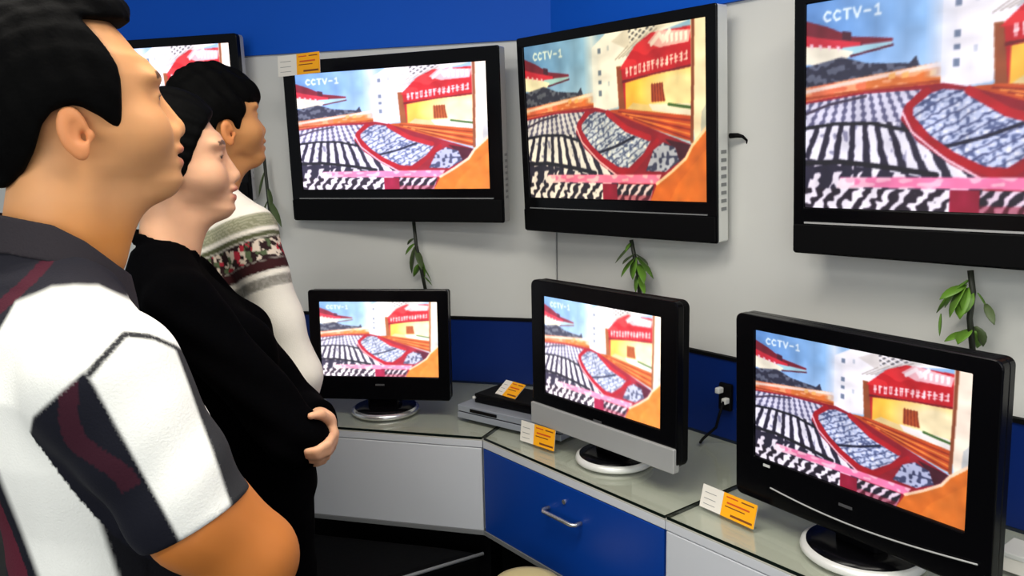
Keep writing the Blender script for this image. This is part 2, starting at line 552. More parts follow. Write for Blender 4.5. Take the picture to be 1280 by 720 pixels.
# centre block
ctr = inside([(.335, .545), (.37, .48), (.43, .455), (.5, .47), (.58, .535), (.73, .645), (.69, .72), (.61, .805), (.55, .8), (.46, .73), (.37, .64)])
paint(ctr, (196, 208, 234))
sp = vnoise(110, 96, 8)
paint(ctr & (sp > .64), (92, 106, 146))
paint(ctr & (sp < .25), (240, 244, 252))
paint(ctr & (np.sin((UU * .8 + VV) * 150 + jit * 3) > .85), (70, 78, 116))
line([(.44, .71), (.55, .67), (.64, .62)], .005, (24, 26, 50))
# red aisles
line([(.385, .46), (.335, .52), (.335, .57), (.39, .67), (.48, .77), (.57, .83), (.63, .82), (.7, .73), (.76, .65)], .0105, (170, 10, 28))
line([(.315, .55), (.345, .64), (.44, .76), (.54, .85)], .0035, (250, 205, 215))
line([(.5, .47), (.6, .57), (.72, .63)], .012, (186, 22, 34))
# right block
rb = inside([(.74, .7), (.79, .66), (.85, .69), (.87, .77), (.8, .83), (.7, .825)])
poly([(.8, .64), (.93, .68), (.9, .75), (.87, .79), (.84, .69)], (70, 10, 32))
paint(rb, (190, 198, 226))
paint(rb & (vnoise(80, 70, 9) > .55), (66, 72, 106))
# lower caption bar
poly([(.12, .845), (.78, .845), (.76, .9), (.12, .895)], (246, 130, 175))
poly([(.12, .85), (.17, .845), (.17, .9), (.11, .9)], (255, 235, 240))
paint(inside([(.12, .845), (.78, .845), (.76, .9), (.12, .895)]) & (vnoise(40, 50, 10) > .6), (255, 190, 210))
bt = inside([(0, .9), (.74, .905), (.72, 1), (0, 1)])
paint(bt, (30, 20, 36))
paint(bt & (np.sin(UU * 120 + VV * 60 + jit * 5) > 0) & (UU < .46), (246, 242, 248))
paint(bt & (UU > .46) & (UU < .54), (150, 10, 50))
paint(bt & (UU > .54) & (np.sin(UU * 150 + VV * 90 + jit * 4) > .2), (240, 220, 232))
paint(bt & (UU > .54) & (VV > .97), (150, 14, 40), .5)
# right pillar and the orange floor
poly([(.93, .0), (1, 0), (1, .62), (.945, .66), (.93, .5)], (252, 238, 215))
line([(.94, .0), (.937, .3), (.93, .66)], .007, (140, 72, 40))
poly([(.975, .5), (1, .45), (1, .62), (.97, .64)], (196, 200, 196))
poly([(1, .585), (.93, .68), (.9, .755), (.83, .83), (.755, .9), (.72, 1), (1, 1)], (214, 112, 30))
poly([(1, .7), (.93, .8), (.86, .9), (.82, 1), (1, 1)], (222, 120, 34))
line([(1, .585), (.93, .685), (.9, .755), (.83, .83), (.755, .9)], .006, (250, 215, 180))
# channel letters at top left
def glyph(ch, u, v, w, h):
    S = {'C': [[(.9, .15), (.4, 0), (0, .4), (0, .65), (.4, 1), (.9, .85)]], 'T': [[(0, 0), (1, 0)], [(.5, 0), (.5, 1)]],
         'V': [[(0, 0), (.5, 1), (1, 0)]], '-': [[(.1, .5), (.9, .5)]], '1': [[(.2, .2), (.55, 0), (.55, 1)], [(.2, 1), (.9, 1)]]}
    for st in S[ch]:
        line([(u + a * w, v + b * h) for a, b in st], .0036, (226, 244, 250))
for i, ch in enumerate('CCTV-1'):
    glyph(ch, .06 + i * .032, .05, .023, .044)

# soften, as a broadcast picture is soft, and keep it in scene-linear light
def soften(img, n):
    for _ in range(n):
        for ax in (0, 1):
            p_ = np.pad(img, [(1, 1) if i == ax else (0, 0) for i in range(3)], 'edge')
            img = (np.take(p_, range(0, img.shape[ax]), ax) + 2 * np.take(p_, range(1, img.shape[ax] + 1), ax) + np.take(p_, range(2, img.shape[ax] + 2), ax)) / 4
    return img


# gentle unevenness of tone, as from a compressed signal
pic = np.clip(pic * (.90 + .2 * vnoise(22, 16, 21))[..., None] + (vnoise(40, 30, 22) - .5)[..., None] * .05, 0, 1)
pic_soft = soften(pic, 16)
pic = soften(pic, 4)
GW, GH = 400, 250
ui = np.minimum((np.arange(GW) / (GW - 1) * PW).astype(int), PW - 1)
vi = np.minimum((np.arange(GH) / (GH - 1) * PH).astype(int), PH - 1)


def to_linear(img):
    pix = np.clip(img[np.ix_(vi, ui)], 0, 1)
    return np.where(pix < .04045, pix / 12.92, ((pix + .055) / 1.055) ** 2.4)


def screen_mesh(img):
    """unit screen facing -y, x 0..1, z 0..1; the broadcast is stored per vertex"""
    nx = GW
    lin = to_linear(img)
    xs = np.linspace(0, 1, nx); zs = np.linspace(1, 0, GH)
    co = np.zeros((GH, nx, 3), np.float32)
    co[..., 0] = xs[None]; co[..., 2] = zs[:, None]
    idx = np.arange(GH * nx).reshape(GH, nx)
    q = np.stack([idx[1:, :-1], idx[1:, 1:], idx[:-1, 1:], idx[:-1, :-1]], -1).reshape(-1, 4)
    me = bpy.data.meshes.new('screen')
    fill_mesh(me, co.reshape(-1, 3), q)
    ca = me.color_attributes.new('picture', 'FLOAT_COLOR', 'POINT')
    rgba = np.ones((GH * nx, 4), np.float32)
    rgba[:, :3] = lin[:, :nx].reshape(-1, 3)
    ca.data.foreach_set('color', rgba.ravel())
    return me


def fill_mesh(me, co, quads):
    nq = len(quads)
    me.vertices.add(len(co)); me.vertices.foreach_set('co', np.asarray(co, np.float32).ravel())
    me.loops.add(nq * 4); me.loops.foreach_set('vertex_index', np.asarray(quads, np.int32).ravel())
    me.polygons.add(nq); me.polygons.foreach_set('loop_start', np.arange(nq, dtype=np.int32) * 4)
    me.polygons.foreach_set('loop_total', np.full(nq, 4, np.int32))
    me.update(calc_edges=True)


def screen_mat(name, gain, lift, tint, gamma):
    mt = bpy.data.materials.new(name)
    mt.use_nodes = True
    nt = mt.node_tree
    p = nt.nodes['Principled BSDF']
    p.inputs['Base Color'].default_value = (0.01, 0.01, 0.012, 1)
    p.inputs['Roughness'].default_value = 0.35
    vc = nt.nodes.new('ShaderNodeVertexColor'); vc.layer_name = 'picture'
    g = nt.nodes.new('ShaderNodeGamma'); g.inputs[1].default_value = gamma
    mul = nt.nodes.new('ShaderNodeVectorMath'); mul.operation = 'MULTIPLY_ADD'
    mul.inputs[1].default_value = tuple(gain * t for t in tint)
    mul.inputs[2].default_value = (lift, lift, lift * 1.05)
    nt.links.new(vc.outputs[0], g.inputs[0])
    nt.links.new(g.outputs[0], mul.inputs[0])
    nt.links.new(mul.outputs[0], p.inputs['Emission Color'])
    p.inputs['Emission Strength'].default_value = 1.0
    mt.cycles.emission_sampling = 'NONE'
    return mt


SCREEN = {'sharp': screen_mesh(pic), 'soft': screen_mesh(pic_soft)}
SM = {
    'far': screen_mat('screen_pale_blue', 1.35, 0.02, (1.02, 0.95, 1.06), 0.9),
    'warm': screen_mat('screen_warm', 1.0, 0.01, (1.08, 0.95, 0.66), 1.1),
    'vivid': screen_mat('screen_vivid', 1.0, 0.01, (1.0, 0.95, 1.02), 1.05),
    'washed': screen_mat('screen_washed', 1.45, 0.03, (1.03, 0.97, 0.96), 0.8),
}


# ---------------------------------------------------------------- televisions
def tilted(tilt, roll=0.0):
    return Matrix.Rotation(roll, 4, 'Y') @ Matrix.Rotation(tilt, 4, 'X')


def ring(bm, outer, inner, y0, y1, mat=0):
    """flat frame between two loops of equal count, front at y0, back at y1"""
    n = len(outer)
    V = lambda p, y: bm.verts.new((p[0], y, p[1]))
    of, inf_ = [V(p, y0) for p in outer], [V(p, y0) for p in inner]
    ob, ib = [V(p, y1) for p in outer], [V(p, y1) for p in inner]
    for i in range(n):
        j = (i + 1) % n
        for q in ([of[i], of[j], inf_[j], inf_[i]], [ob[j], ob[i], ib[i], ib[j]],
                  [of[j], of[i], ob[i], ob[j]], [inf_[i], inf_[j], ib[j], ib[i]]):
            bm.faces.new(q).material_index = mat


def plate(bm, loop, y0, y1, mat=0, scale1=1.0, c=(0, 0)):
    f = [bm.verts.new((p[0], y0, p[1])) for p in loop]
    b = [bm.verts.new((c[0] + (p[0] - c[0]) * scale1, y1, c[1] + (p[1] - c[1]) * scale1)) for p in loop]
    n = len(loop)
    bm.faces.new(f).material_index = mat
    bm.faces.new(b[::-1]).material_index = mat
    for i in range(n):
        bm.faces.new([f[i], f[(i + 1) % n], b[(i + 1) % n], b[i]]).material_index = mat


def apply(o, mx):
    o.data.transform(mx)
    return o


def television(name, label, group, pos, yaw, tilt, w, h, scr, screen, radius, side_mat, wall=True, roll=0.0,
               bar=None, stand=None, depth=0.07, cat='television', rim=0.022):
    x0, x1, z0, z1 = scr
    ground = pos[2]
    root = empty(name, pos, yaw, label, cat, group)
    T = tilted(tilt, roll)
    outer = rounded(-w / 2, w / 2, 0, h, radius)
    inner = rounded(x0, x1, z0, z1, 0.002)
    bm = bmesh.new()
    ring(bm, outer, inner, 0, rim)
    apply(bm_obj('bezel', bm, M['black_gloss'], root, bevel=0.003), T)
    bm = bmesh.new()
    plate(bm, rounded(-w / 2 + .001, w / 2 - .001, .001, h - .001, radius), rim + .0005, depth * .62)
    plate(bm, rounded(-w * .42, w * .42, h * .08, h * .9, .03), depth * .62, depth, 0, .88, (0, h * .5))
    apply(bm_obj('back_shell', bm, side_mat, root, bevel=0.003), T)
    me = SCREEN['soft' if screen == 'washed' else 'sharp']
    s = link('screen', me, [], root)
    if not me.materials: me.materials.append(None)
    s.material_slots[0].link = 'OBJECT'
    s.material_slots[0].material = SM[screen]
    s.matrix_local = T @ Matrix.Translation((x0, 0.006, z0)) @ Matrix.Diagonal((x1 - x0, 1, z1 - z0, 1))
    if bar: bar(root, T, w, h, z0)
    # tiny pale maker's mark and power lamp under the picture
    bm = bmesh.new()
    add_box(bm, -.014, .014, -.0015, .001, z0 * .62, z0 * .62 + .005)
    apply(bm_obj('badge', bm, M['badge'], root), T)
    if wall:
        bm = bmesh.new()
        add_box(bm, -.16, .16, depth * .9, depth + wall, h * .3, h * .72)
        apply(bm_obj('wall_bracket', bm, M['black'], root, bevel=.004), T)
        bm = bmesh.new()
        for q in range(8):
            add_box(bm, w / 2 - .003, w / 2 + .0005, rim + .012, depth * .5, h * (.14 + .035 * q), h * (.155 + .035 * q))
        apply(bm_obj('vent_slots', bm, M['grey_edge'], root), T)
    if stand: stand(root, T, w, h)
    return root


def strip_bar(mt, zf=0.62, thick=0.004, lower=True):
    def f(root, T, w, h, z0):
        bm = bmesh.new()
        add_box(bm, -w * .46, w * .46, -.0035, .004, z0 * zf, z0 * zf + thick)
        apply(bm_obj('trim_line', bm, mt, root), T)
        if lower:
            bm = bmesh.new()
            plate(bm, rounded(-w / 2 + .003, w / 2 - .003, .004, z0 * zf - .002, .004), -.006, .004)
            apply(bm_obj('speaker_bar', bm, M['black'], root, bevel=.002), T)
    return f


def silver_bar(root, T, w, h, z0):
    bm = bmesh.new()
    plate(bm, rounded(-w / 2 + .001, w / 2 - .001, -.006, .052, .003), -.008, .012)
    apply(bm_obj('speaker_bar', bm, M['silver'], root, bevel=.002), T)


def arc_bar(root, T, w, h, z0):
    """lower speaker lip with a thin bright line that bows along it"""
    bm = bmesh.new()
    pts = [(-w * .5 + .02 + (w - .04) * i / 20, -.0035, .050 - .020 * math.sin(math.pi * i / 20)) for i in range(21)]
    tube(bm, pts[3:], .0016, 6)
    apply(bm_obj('trim_line', bm, M['silver'], root), T)
    bm = bmesh.new()
    add_box(bm, -w * .36, -w * .33, -.002, .002, z0 * .86, z0 * .86 + .005)
    apply(bm_obj('indicator', bm, M['rim'], root), T)


def stand_maker(base_r, clear, ring_mat, neck_w, by=0.05):
    def f(root, T, w, h):
        bm = bmesh.new()
        lathe(bm, [(base_r * .97, -clear), (base_r, -clear + .004), (base_r * .985, -clear + .012), (base_r * .93, -clear + .0165)], 48, 0, 0, by)
        bm_obj('base_rim', bm, ring_mat, root, smooth=True)
        bm = bmesh.new()
        lathe(bm, [(base_r * .9, -clear + .012), (base_r * .9, -clear + .018), (base_r * .6, -clear + .022)], 48, 0, 0, by)
        bm_obj('base_disc', bm, M['black_gloss'], root, smooth=True)
        bm = bmesh.new()
        add_box(bm, -neck_w / 2, neck_w / 2, by - .025, by + .02, -clear + .018, .10)
        bm_obj('neck', bm, M['black_gloss'], root, bevel=.006)
    return f


R_ = math.radians
GU = 'flat televisions hung on the wall'
GLO = 'flat monitors standing on the counter'
television('wall_television', 'black wall television with orange price tag on its top left corner', GU, (-0.396, 2.699, 1.307), R_(-23.0), R_(1.7),
           0.815, 0.545, (-.361, .361, .109, .501), 'far', .006, M['silver'], .015, bar=strip_bar(M['grey_edge'], .70, .004), depth=.08, rim=.010)
television('wall_television', 'black wall television with silver side between two others, warm yellow picture', GU, (0.290, 2.316, 1.279), R_(-47.3), R_(2.7),
           0.714, 0.595, (-.330, .324, .107, .566), 'warm', .006, M['rim'], .01, bar=strip_bar(M['grey_edge'], .68, .003), depth=.085, rim=.008)
television('wall_television', 'large black wall television cut off by the right edge, blue sky picture', GU, (0.974 - .142 * math.cos(R_(49.3)), 1.450 + .142 * math.sin(R_(49.3)), 1.280), R_(-49.3), R_(3.2),
           0.716, 0.585, (-.332, .332, .105, .541), 'vivid', .006, M['silver'], .03, rim=.012, bar=strip_bar(M['silver'], .66, .004))
television('counter_television', 'small black monitor with round silver base on the white left counter', GLO, (-0.407, 2.355, 0.790), R_(-7.5), R_(-2.1),
           0.433, 0.337, (-.183, .182, .072, .301), 'washed', .008, M['black'], 0, stand=stand_maker(.105, .05, M['chrome'], .1))
television('counter_television', 'black monitor with silver speaker bar above the blue drawer', GLO, (0.207, 1.918, 0.800), R_(-51.6), R_(0.2),
           0.502, 0.389, (-.203, .201, .086, .348), 'washed', .018, M['black'], 0, bar=silver_bar, stand=stand_maker(.10, .06, M['rim'], .09, .06))
television('counter_television', 'largest black counter monitor with pale ringed base at lower right', GLO, (0.617, 1.412, 0.790), R_(-56.5), R_(2.1),
           0.522, 0.394, (-.214, .215, .095, .364), 'vivid', .014, M['black_gloss'], 0, bar=arc_bar, stand=stand_maker(.115, .05, M['rim'], .09, .06))
mid = [o for o in COL.objects if o.name.startswith('wall_television')][1]
bm = bmesh.new()
tube(bm, [(.355, .05, .275), (.378, .05, .275), (.388, .056, .272), (.392, .070, .262), (.390, .082, .225)], [.007, .006, .004, .003, .003], 8)
bm_obj('side_plug', bm, M['black'], mid, smooth=True)
# the set behind the people: only its right end shows
pr = on_face(313, 254, CX + nL * .11, nL)
yawL = math.atan2(-tL[1], -tL[0])
cxy = pr[:2] + tL * .34
television('wall_television', 'black wall television on left wall behind the two farther heads', GU, (cxy[0], cxy[1], pr[2]), yawL, R_(1.5),
           0.68, 0.575, (-.306, .306, .105, .545), 'far', .012, M['silver'], .035, bar=strip_bar(M['grey_edge'], .70, .004))
# ---------------------------------------------------------------- figures: one implicit surface per body or garment
def smin(a, b, k):
    h = np.clip(.5 + .5 * (b - a) / k, 0, 1)
    return b + (a - b) * h - k * h * (1 - h)


def smax(a, b, k): return -smin(-a, -b, k)


def rcone(P, a, b, ra, rb):
    a = np.asarray(a, np.float32); ba = np.asarray(b, np.float32) - a
    q = P - a
    t = np.clip((q @ ba) / max(float(ba @ ba), 1e-9), 0, 1)
    d = q - t[:, None] * ba
    return np.sqrt((d * d).sum(1)) - (ra + (rb - ra) * t)


def ell(P, c, r):
    q = P - np.asarray(c, np.float32)
    r = np.asarray(r, np.float32)
    k0 = np.sqrt(((q / r) ** 2).sum(1)) + 1e-9
    k1 = np.sqrt(((q / (r * r)) ** 2).sum(1)) + 1e-9
    return k0 * (k0 - 1) / k1


def rell(P, c, r, ang, axis='y'):
    """ellipsoid turned about one axis through its centre"""
    q = P - np.asarray(c, np.float32)
    ca, sa = math.cos(ang), math.sin(ang)
    x, y, z = q[:, 0], q[:, 1], q[:, 2]
    if axis == 'y': q = np.stack([x * ca - z * sa, y, x * sa + z * ca], 1)
    elif axis == 'z': q = np.stack([x * ca + y * sa, -x * sa + y * ca, z], 1)
    else: q = np.stack([x, y * ca + z * sa, -y * sa + z * ca], 1)
    return ell(q, (0, 0, 0), r)


def chain(P, pts, rads, k=.01):
    d = None
    for i in range(len(pts) - 1):
        e = rcone(P, pts[i], pts[i + 1], rads[i], rads[i + 1])
        d = e if d is None else smin(d, e, k)
    return d


def loft(P, table, ex=2.3):
    """table rows: z, centre x, half depth front, half depth back, half width"""
    T = np.array(table, np.float32)
    z = np.clip(P[:, 2], T[0, 0], T[-1, 0])
    cx, af, ab, w = [np.interp(z, T[:, 0], T[:, i]) for i in (1, 2, 3, 4)]
    dx = P[:, 0] - cx
    a = np.where(dx > 0, af, ab)
    n = (np.abs(dx / a) ** ex + np.abs(P[:, 1] / w) ** ex + 1e-9) ** (1 / ex)
    side = (n - 1) * np.minimum(a, w)
    dz = np.maximum(T[0, 0] - P[:, 2], P[:, 2] - T[-1, 0])
    return np.where(dz > 0, np.sqrt(np.maximum(side, 0) ** 2 + dz ** 2), np.maximum(side, dz)).astype(np.float32)


def poly2d(x, z, pts):
    """signed distance to a polygon in the side plane, inside negative"""
    p = np.array(pts, np.float32)
    d = np.full(x.shape, 1e9, np.float32)
    ins = np.zeros(x.shape, bool)
    for i in range(len(p)):
        a, b = p[i], p[(i + 1) % len(p)]
        e = b - a
        wx, wz = x - a[0], z - a[1]
        t = np.clip((wx * e[0] + wz * e[1]) / (e @ e + 1e-12), 0, 1)
        d = np.minimum(d, (wx - e[0] * t) ** 2 + (wz - e[1] * t) ** 2)
        c = ((a[1] > z) != (b[1] > z)) & (x < (b[0] - a[0]) * (z - a[1]) / (b[1] - a[1] + 1e-12) + a[0])
        ins ^= c
    d = np.sqrt(d)
    return np.where(ins, -d, d)


def axis_coords(lo, hi, fine_lo, fine_hi, hf, hc):
    out = [lo]
    while out[-1] < hi:
        x = out[-1]
        out.append(x + (hf if fine_lo - hc < x < fine_hi else hc))
    return np.array(out, np.float32)


def surface(fn, ax, margin=.02):
    """naive surface nets over a rectilinear grid, evaluated only near the surface"""
    X, Y, Z = ax
    nx, ny, nz = len(X), len(Y), len(Z)
    F = np.empty((nx, ny, nz), np.float32)
    B = 8
    bx, by, bz = [np.arange(0, n, B) for n in (nx, ny, nz)]
    mid = lambda A, b: np.array([(A[i] + A[min(i + B, len(A) - 1)]) / 2 for i in b], np.float32)
    half = lambda A, b: np.array([(A[min(i + B, len(A) - 1)] - A[i]) / 2 for i in b], np.float32)
    cxm, cym, czm = np.meshgrid(mid(X, bx), mid(Y, by), mid(Z, bz), indexing='ij')
    hx, hy, hz = np.meshgrid(half(X, bx), half(Y, by), half(Z, bz), indexing='ij')
    Pc = np.stack([cxm.ravel(), cym.ravel(), czm.ravel()], 1)
    vc_ = fn(Pc).reshape(cxm.shape)
    rad = np.sqrt(hx ** 2 + hy ** 2 + hz ** 2)
    near = np.abs(vc_) < rad * 1.6 + margin
    todo = []
    for i, j, k in np.ndindex(near.shape):
        sl = (slice(bx[i], bx[i] + B), slice(by[j], by[j] + B), slice(bz[k], bz[k] + B))
        if near[i, j, k]: todo.append(sl)
        else: F[sl] = vc_[i, j, k]
    for c0 in range(0, len(todo), 800):
        pts, shp = [], []
        for sl in todo[c0:c0 + 800]:
            g = np.meshgrid(X[sl[0]], Y[sl[1]], Z[sl[2]], indexing='ij')
            shp.append(g[0].shape)
            pts.append(np.stack([a.ravel() for a in g], 1))
        v = fn(np.concatenate(pts))
        o = 0
        for sl, s in zip(todo[c0:c0 + 800], shp):
            n = s[0] * s[1] * s[2]
            F[sl] = v[o:o + n].reshape(s)
            o += n
    ins = F < 0
    s = ins[:-1, :-1, :-1].astype(np.int8)
    tot = np.zeros_like(s)
    for a in (0, 1):
        for b in (0, 1):
            for c in (0, 1):
                tot += ins[a:nx - 1 + a, b:ny - 1 + b, c:nz - 1 + c]
    act = np.argwhere((tot > 0) & (tot < 8))
    ids = np.full(tot.shape, -1, np.int32)
    ids[act[:, 0], act[:, 1], act[:, 2]] = np.arange(len(act))
    acc = np.zeros((len(act), 3), np.float64)
    cnt = np.zeros(len(act))
    cor = [(a, b, c) for a in (0, 1) for b in (0, 1) for c in (0, 1)]
    for a in range(8):
        for b in range(a + 1, 8):
            if sum(abs(cor[a][t] - cor[b][t]) for t in range(3)) != 1: continue
            ia, ib = act + cor[a], act + cor[b]
            fa, fb = F[ia[:, 0], ia[:, 1], ia[:, 2]], F[ib[:, 0], ib[:, 1], ib[:, 2]]
            cr = (fa < 0) != (fb < 0)
            t = np.where(cr, fa / np.where(cr, fa - fb, 1), 0)
            pa = np.stack([X[ia[:, 0]], Y[ia[:, 1]], Z[ia[:, 2]]], 1)
            pb = np.stack([X[ib[:, 0]], Y[ib[:, 1]], Z[ib[:, 2]]], 1)
            acc += np.where(cr[:, None], pa + (pb - pa) * t[:, None], 0)
            cnt += cr
    V = (acc / cnt[:, None]).astype(np.float32)
    Q = []
    for axn in range(3):
        u, v = [(1, 2), (2, 0), (0, 1)][axn]
        sl0, sl1 = [slice(None)] * 3, [slice(None)] * 3
        sl0[axn], sl1[axn] = slice(0, -1), slice(1, None)
        a_, b_ = ins[tuple(sl0)], ins[tuple(sl1)]
        e = np.argwhere(a_ != b_)
        e = e[(e[:, u] > 0) & (e[:, v] > 0)]
        dims = tot.shape
        e = e[(e[:, u] < dims[u]) & (e[:, v] < dims[v])]
        c = []
        for du, dv in ((1, 1), (0, 1), (0, 0), (1, 0)):
            f = e.copy(); f[:, u] -= du; f[:, v] -= dv
            c.append(ids[f[:, 0], f[:, 1], f[:, 2]])
        c = np.stack(c, 1)
        flip = ~a_[e[:, 0], e[:, 1], e[:, 2]]
        c[flip] = c[flip][:, ::-1]
        Q.append(c)
    Q = np.concatenate(Q)
    Q = Q[(Q >= 0).all(1)]
    return V, Q


def relax(V, Q, n=1, f=.5):
    for _ in range(n):
        acc = np.zeros_like(V); cnt = np.zeros(len(V), np.float32)
        for a, b in ((0, 1), (1, 2), (2, 3), (3, 0)):
            np.add.at(acc, Q[:, a], V[Q[:, b]]); np.add.at(acc, Q[:, b], V[Q[:, a]])
            np.add.at(cnt, Q[:, a], 1); np.add.at(cnt, Q[:, b], 1)
        V = V + f * (acc / np.maximum(cnt, 1)[:, None] - V)
    return V


def sdf_obj(name, fn, ax, mt, parent, color=None, relax_n=1):
    V, Q = surface(fn, ax)
    if relax_n: V = relax(V, Q, relax_n)
    me = bpy.data.meshes.new(name)
    fill_mesh(me, V, Q)
    if color is not None:
        ca = me.color_attributes.new('dye', 'FLOAT_COLOR', 'POINT')
        rgba = np.ones((len(V), 4), np.float32)
        rgba[:, :3] = color(V)
        ca.data.foreach_set('color', rgba.ravel())
    return link(name, me, mt, parent, smooth=True)


def lin3(r, g, b): return np.array(srgb(r, g, b)[:3], np.float32)


def blend(c, w, new): return c * (1 - w[:, None]) + np.asarray(new, np.float32) * w[:, None]


def step(d, s=.002): return np.clip(.5 - d / (2 * s), 0, 1)


class Head:
    """adult head; local frame x forward, y to the left, z up, origin between the ear canals"""
    def __init__(h, O, female=False, scale=1.0, ear=-.008, pitch=0.0):
        h.O, h.f, h.s, h.ear = np.array(O, np.float32), female, scale, ear
        c, q = math.cos(pitch), math.sin(pitch)
        h.R = np.array([[c, 0, q], [0, 1, 0], [-q, 0, c]], np.float32)   # pitch > 0 lifts the chin

    def loc(h, P): return (P - h.O) @ h.R.T / h.s

    def skin(h, P):
        p = h.loc(P)
        s = p * np.array([1, -1, 1], np.float32)
        ay = p.copy(); ay[:, 1] = np.abs(p[:, 1])
        c = ell(p, (-.012, 0, .060), (.096, .074, .095))
        slope = p[:, 0] * .80 + p[:, 2] * .60 - .1205
        c = smax(c, slope, .035)
        fem = h.f
        face = loft(p, [
            (-.068, .02, .060, .020, .024), (-.055, .02, .083, .03, .036), (-.045, .02, .081, .04, .045 - .004 * fem),
            (-.034, .02, .086, .06, .051 - .004 * fem), (-.023, .02, .0855, .06, .055 - .003 * fem), (-.010, .02, .083, .07, .059),
            (.0, .02, .081, .07, .063), (.020, .02, .074, .07, .067), (.036, .02, .064, .07, .068), (.050, .02, .065, .07, .068),
            (.066, .02, .067, .07, .067), (.085, .02, .058, .07, .062)], 2.15)
        d = smin(c, face, .018)
        # jaw underside slopes up to the ear
        jaw = -(p[:, 2] + .066 - (.10 - p[:, 0]) * .30)
        low = rcone(p, (.075, 0, -.050), (.0, 0, -.02), .02, .05)
        d = smax(d, jaw - .004, .018)
        # chin and lips
        d = smin(d, ell(p, (.087, 0, -.055), (.019, .024, .018)), .018)
        d = smin(d, rcone(p, A3(.066, 0, -.063), A3(.022, 0, -.078), .017, .026), .025)
        d = smin(d, ell(p, (.1035, 0, -.0155), (.0105, .023, .0078)), .006)
        d = smin(d, ell(p, (.1025, 0, -.032), (.010, .019, .0080)), .006)
        d = smax(d, -ell(p, (.113, 0, -.0235), (.012, .026, .0022)), .003)
        # cheeks, brows, eye hollows
        d = smin(d, ell(ay, (.058, .042, .005), (.030, .024, .028)), .025)
        d = smin(d, ell(ay, (.070, .028, .066), (.017, .030, .010)), .014)
        d = smax(d, -ell(ay, (.098, .031, .043), (.0135, .017, .0105)), .012)
        # nose
        nz = rcone(p, (.0835, 0, .050), (.105, 0, .013), .0075, .0115)
        nz = smin(nz, ell(p, (.1075, 0, .008), (.0105, .0115, .0105)), .006)
        nz = smin(nz, ell(ay, (.098, .012, .003), (.0125, .0085, .0095)), .006)
        d = smin(d, nz, .010)
        d = smax(d, -ell(ay, (.101, .0065, -.006), (.0065, .0042, .0055)), .003)
        # lids over the eyeballs with a narrow opening
        lid = ell(ay, (.0735, .031, .043), (.0135, .0165, .0125))
        lid = smax(lid, -ell(ay, (.0875, .032, .0420), (.010, .0140, .0027)), .0015)
        d = smin(d, lid, .003)
        # ears
        ey = (ay - np.array([h.ear, .0735, 0], np.float32)) / .92 + np.array([-.008, .0735, 0], np.float32)
        er = rell(ey, (-.008, .0755, .002), (.0175, .0075, .030), -.16)
        er = smax(er, -rell(ey, (-.004, .0855, .002), (.0105, .0085, .0185), -.16), .003)
        er = smin(er, rell(ey, (-.002, .0755, -.021), (.009, .006, .011), -.1), .004)
        er = smax(er, -ell(ey, (.003, .081, -.003), (.006, .011, .008)), .004)
        er = smin(er, ell(ey, (.010, .073, -.002), (.005, .006, .007)), .004)
        d = smin(d, er, .004)
        return d * h.s

    def cranium(h, P, off):
        p = h.loc(P)
        c = ell(p, (-.012, 0, .060), (.096 + off, .074 + off, .095 + off))
        return c * h.s

    def dye(h, P, c, tone, lipc, browc):
        p = h.loc(P)
        ay = p.copy(); ay[:, 1] = np.abs(p[:, 1])
        # lips
        w = step(ell(p, (.108, 0, -.0165), (.016, .023, .0062)), .003)
        w = np.maximum(w, step(ell(p, (.108, 0, -.0315), (.016, .020, .0066)), .003))
        c = blend(c, w * .8, lipc)
        # ears redder
        w = step(ell(ay, (h.ear + .002, .080, .0), (.024, .014, .036)), .006)
        c = blend(c, w * .55, tone * np.array([1.05, .72, .62]))
        # brows
        bx = ay - np.array([.083, .030, .0665], np.float32)
        arch = bx[:, 2] - .004 + (bx[:, 1] - .004) ** 2 * 9
        w = (np.abs(arch) < .0048 - np.abs(bx[:, 1]) * .06) * (np.abs(bx[:, 1]) < .024) * (p[:, 0] > .03)
        c = blend(c, w.astype(np.float32) * .85, browc)
        # lash line
        w = step(ell(ay, (.088, .032, .0432), (.012, .0165, .0038)), .0016)
        c = blend(c, w * .8, lin3(30, 17, 12))
        return c

    def eyes(h, parent):
        for sgn in (-1, 1):
            bm = bmesh.new()
            bmesh.ops.create_uvsphere(bm, u_segments=20, v_segments=14, radius=.0122 * h.s)
            for f in bm.faces:
                cc = f.calc_center_median().normalized()
                f.material_index = 1 if cc.x > .80 else 0
            o = bm_obj('eye', bm, [M['eye'], M['iris']], parent, smooth=True)
            o.location = h.O + h.R.T @ np.array([.0725, sgn * .031, .0428]) * h.s
            o.rotation_euler = (0, math.asin(-h.R[0, 2]), 0)


M['eye'] = mat('eye_white', srgb(120, 100, 90), .5, .2)
M['iris'] = mat('dark_iris', srgb(14, 8, 6), .3, .3)
M['skin'] = vcol_mat('skin', .55, .35, sss=.12, noise=.05, nscale=40)
M['cloth'] = vcol_mat('knit_cloth', .85, .2, bump=.25, bscale=420, noise=.03)
M['hair'] = mat('black_hair', srgb(4, 4, 4), .75, .05, noise=.4, nscale=60, bump=.3, bscale=200)
M['black_cloth'] = mat('black_cloth', srgb(3, 3, 4), .95, .02, noise=.2, nscale=40, bump=.3, bscale=300)
M['trouser'] = mat('dark_trouser_cloth', srgb(22, 22, 28), .9, .15, noise=.2, nscale=30, bump=.3, bscale=300)
M['shoe'] = mat('black_shoe_leather', srgb(12, 12, 12), .35, .4)


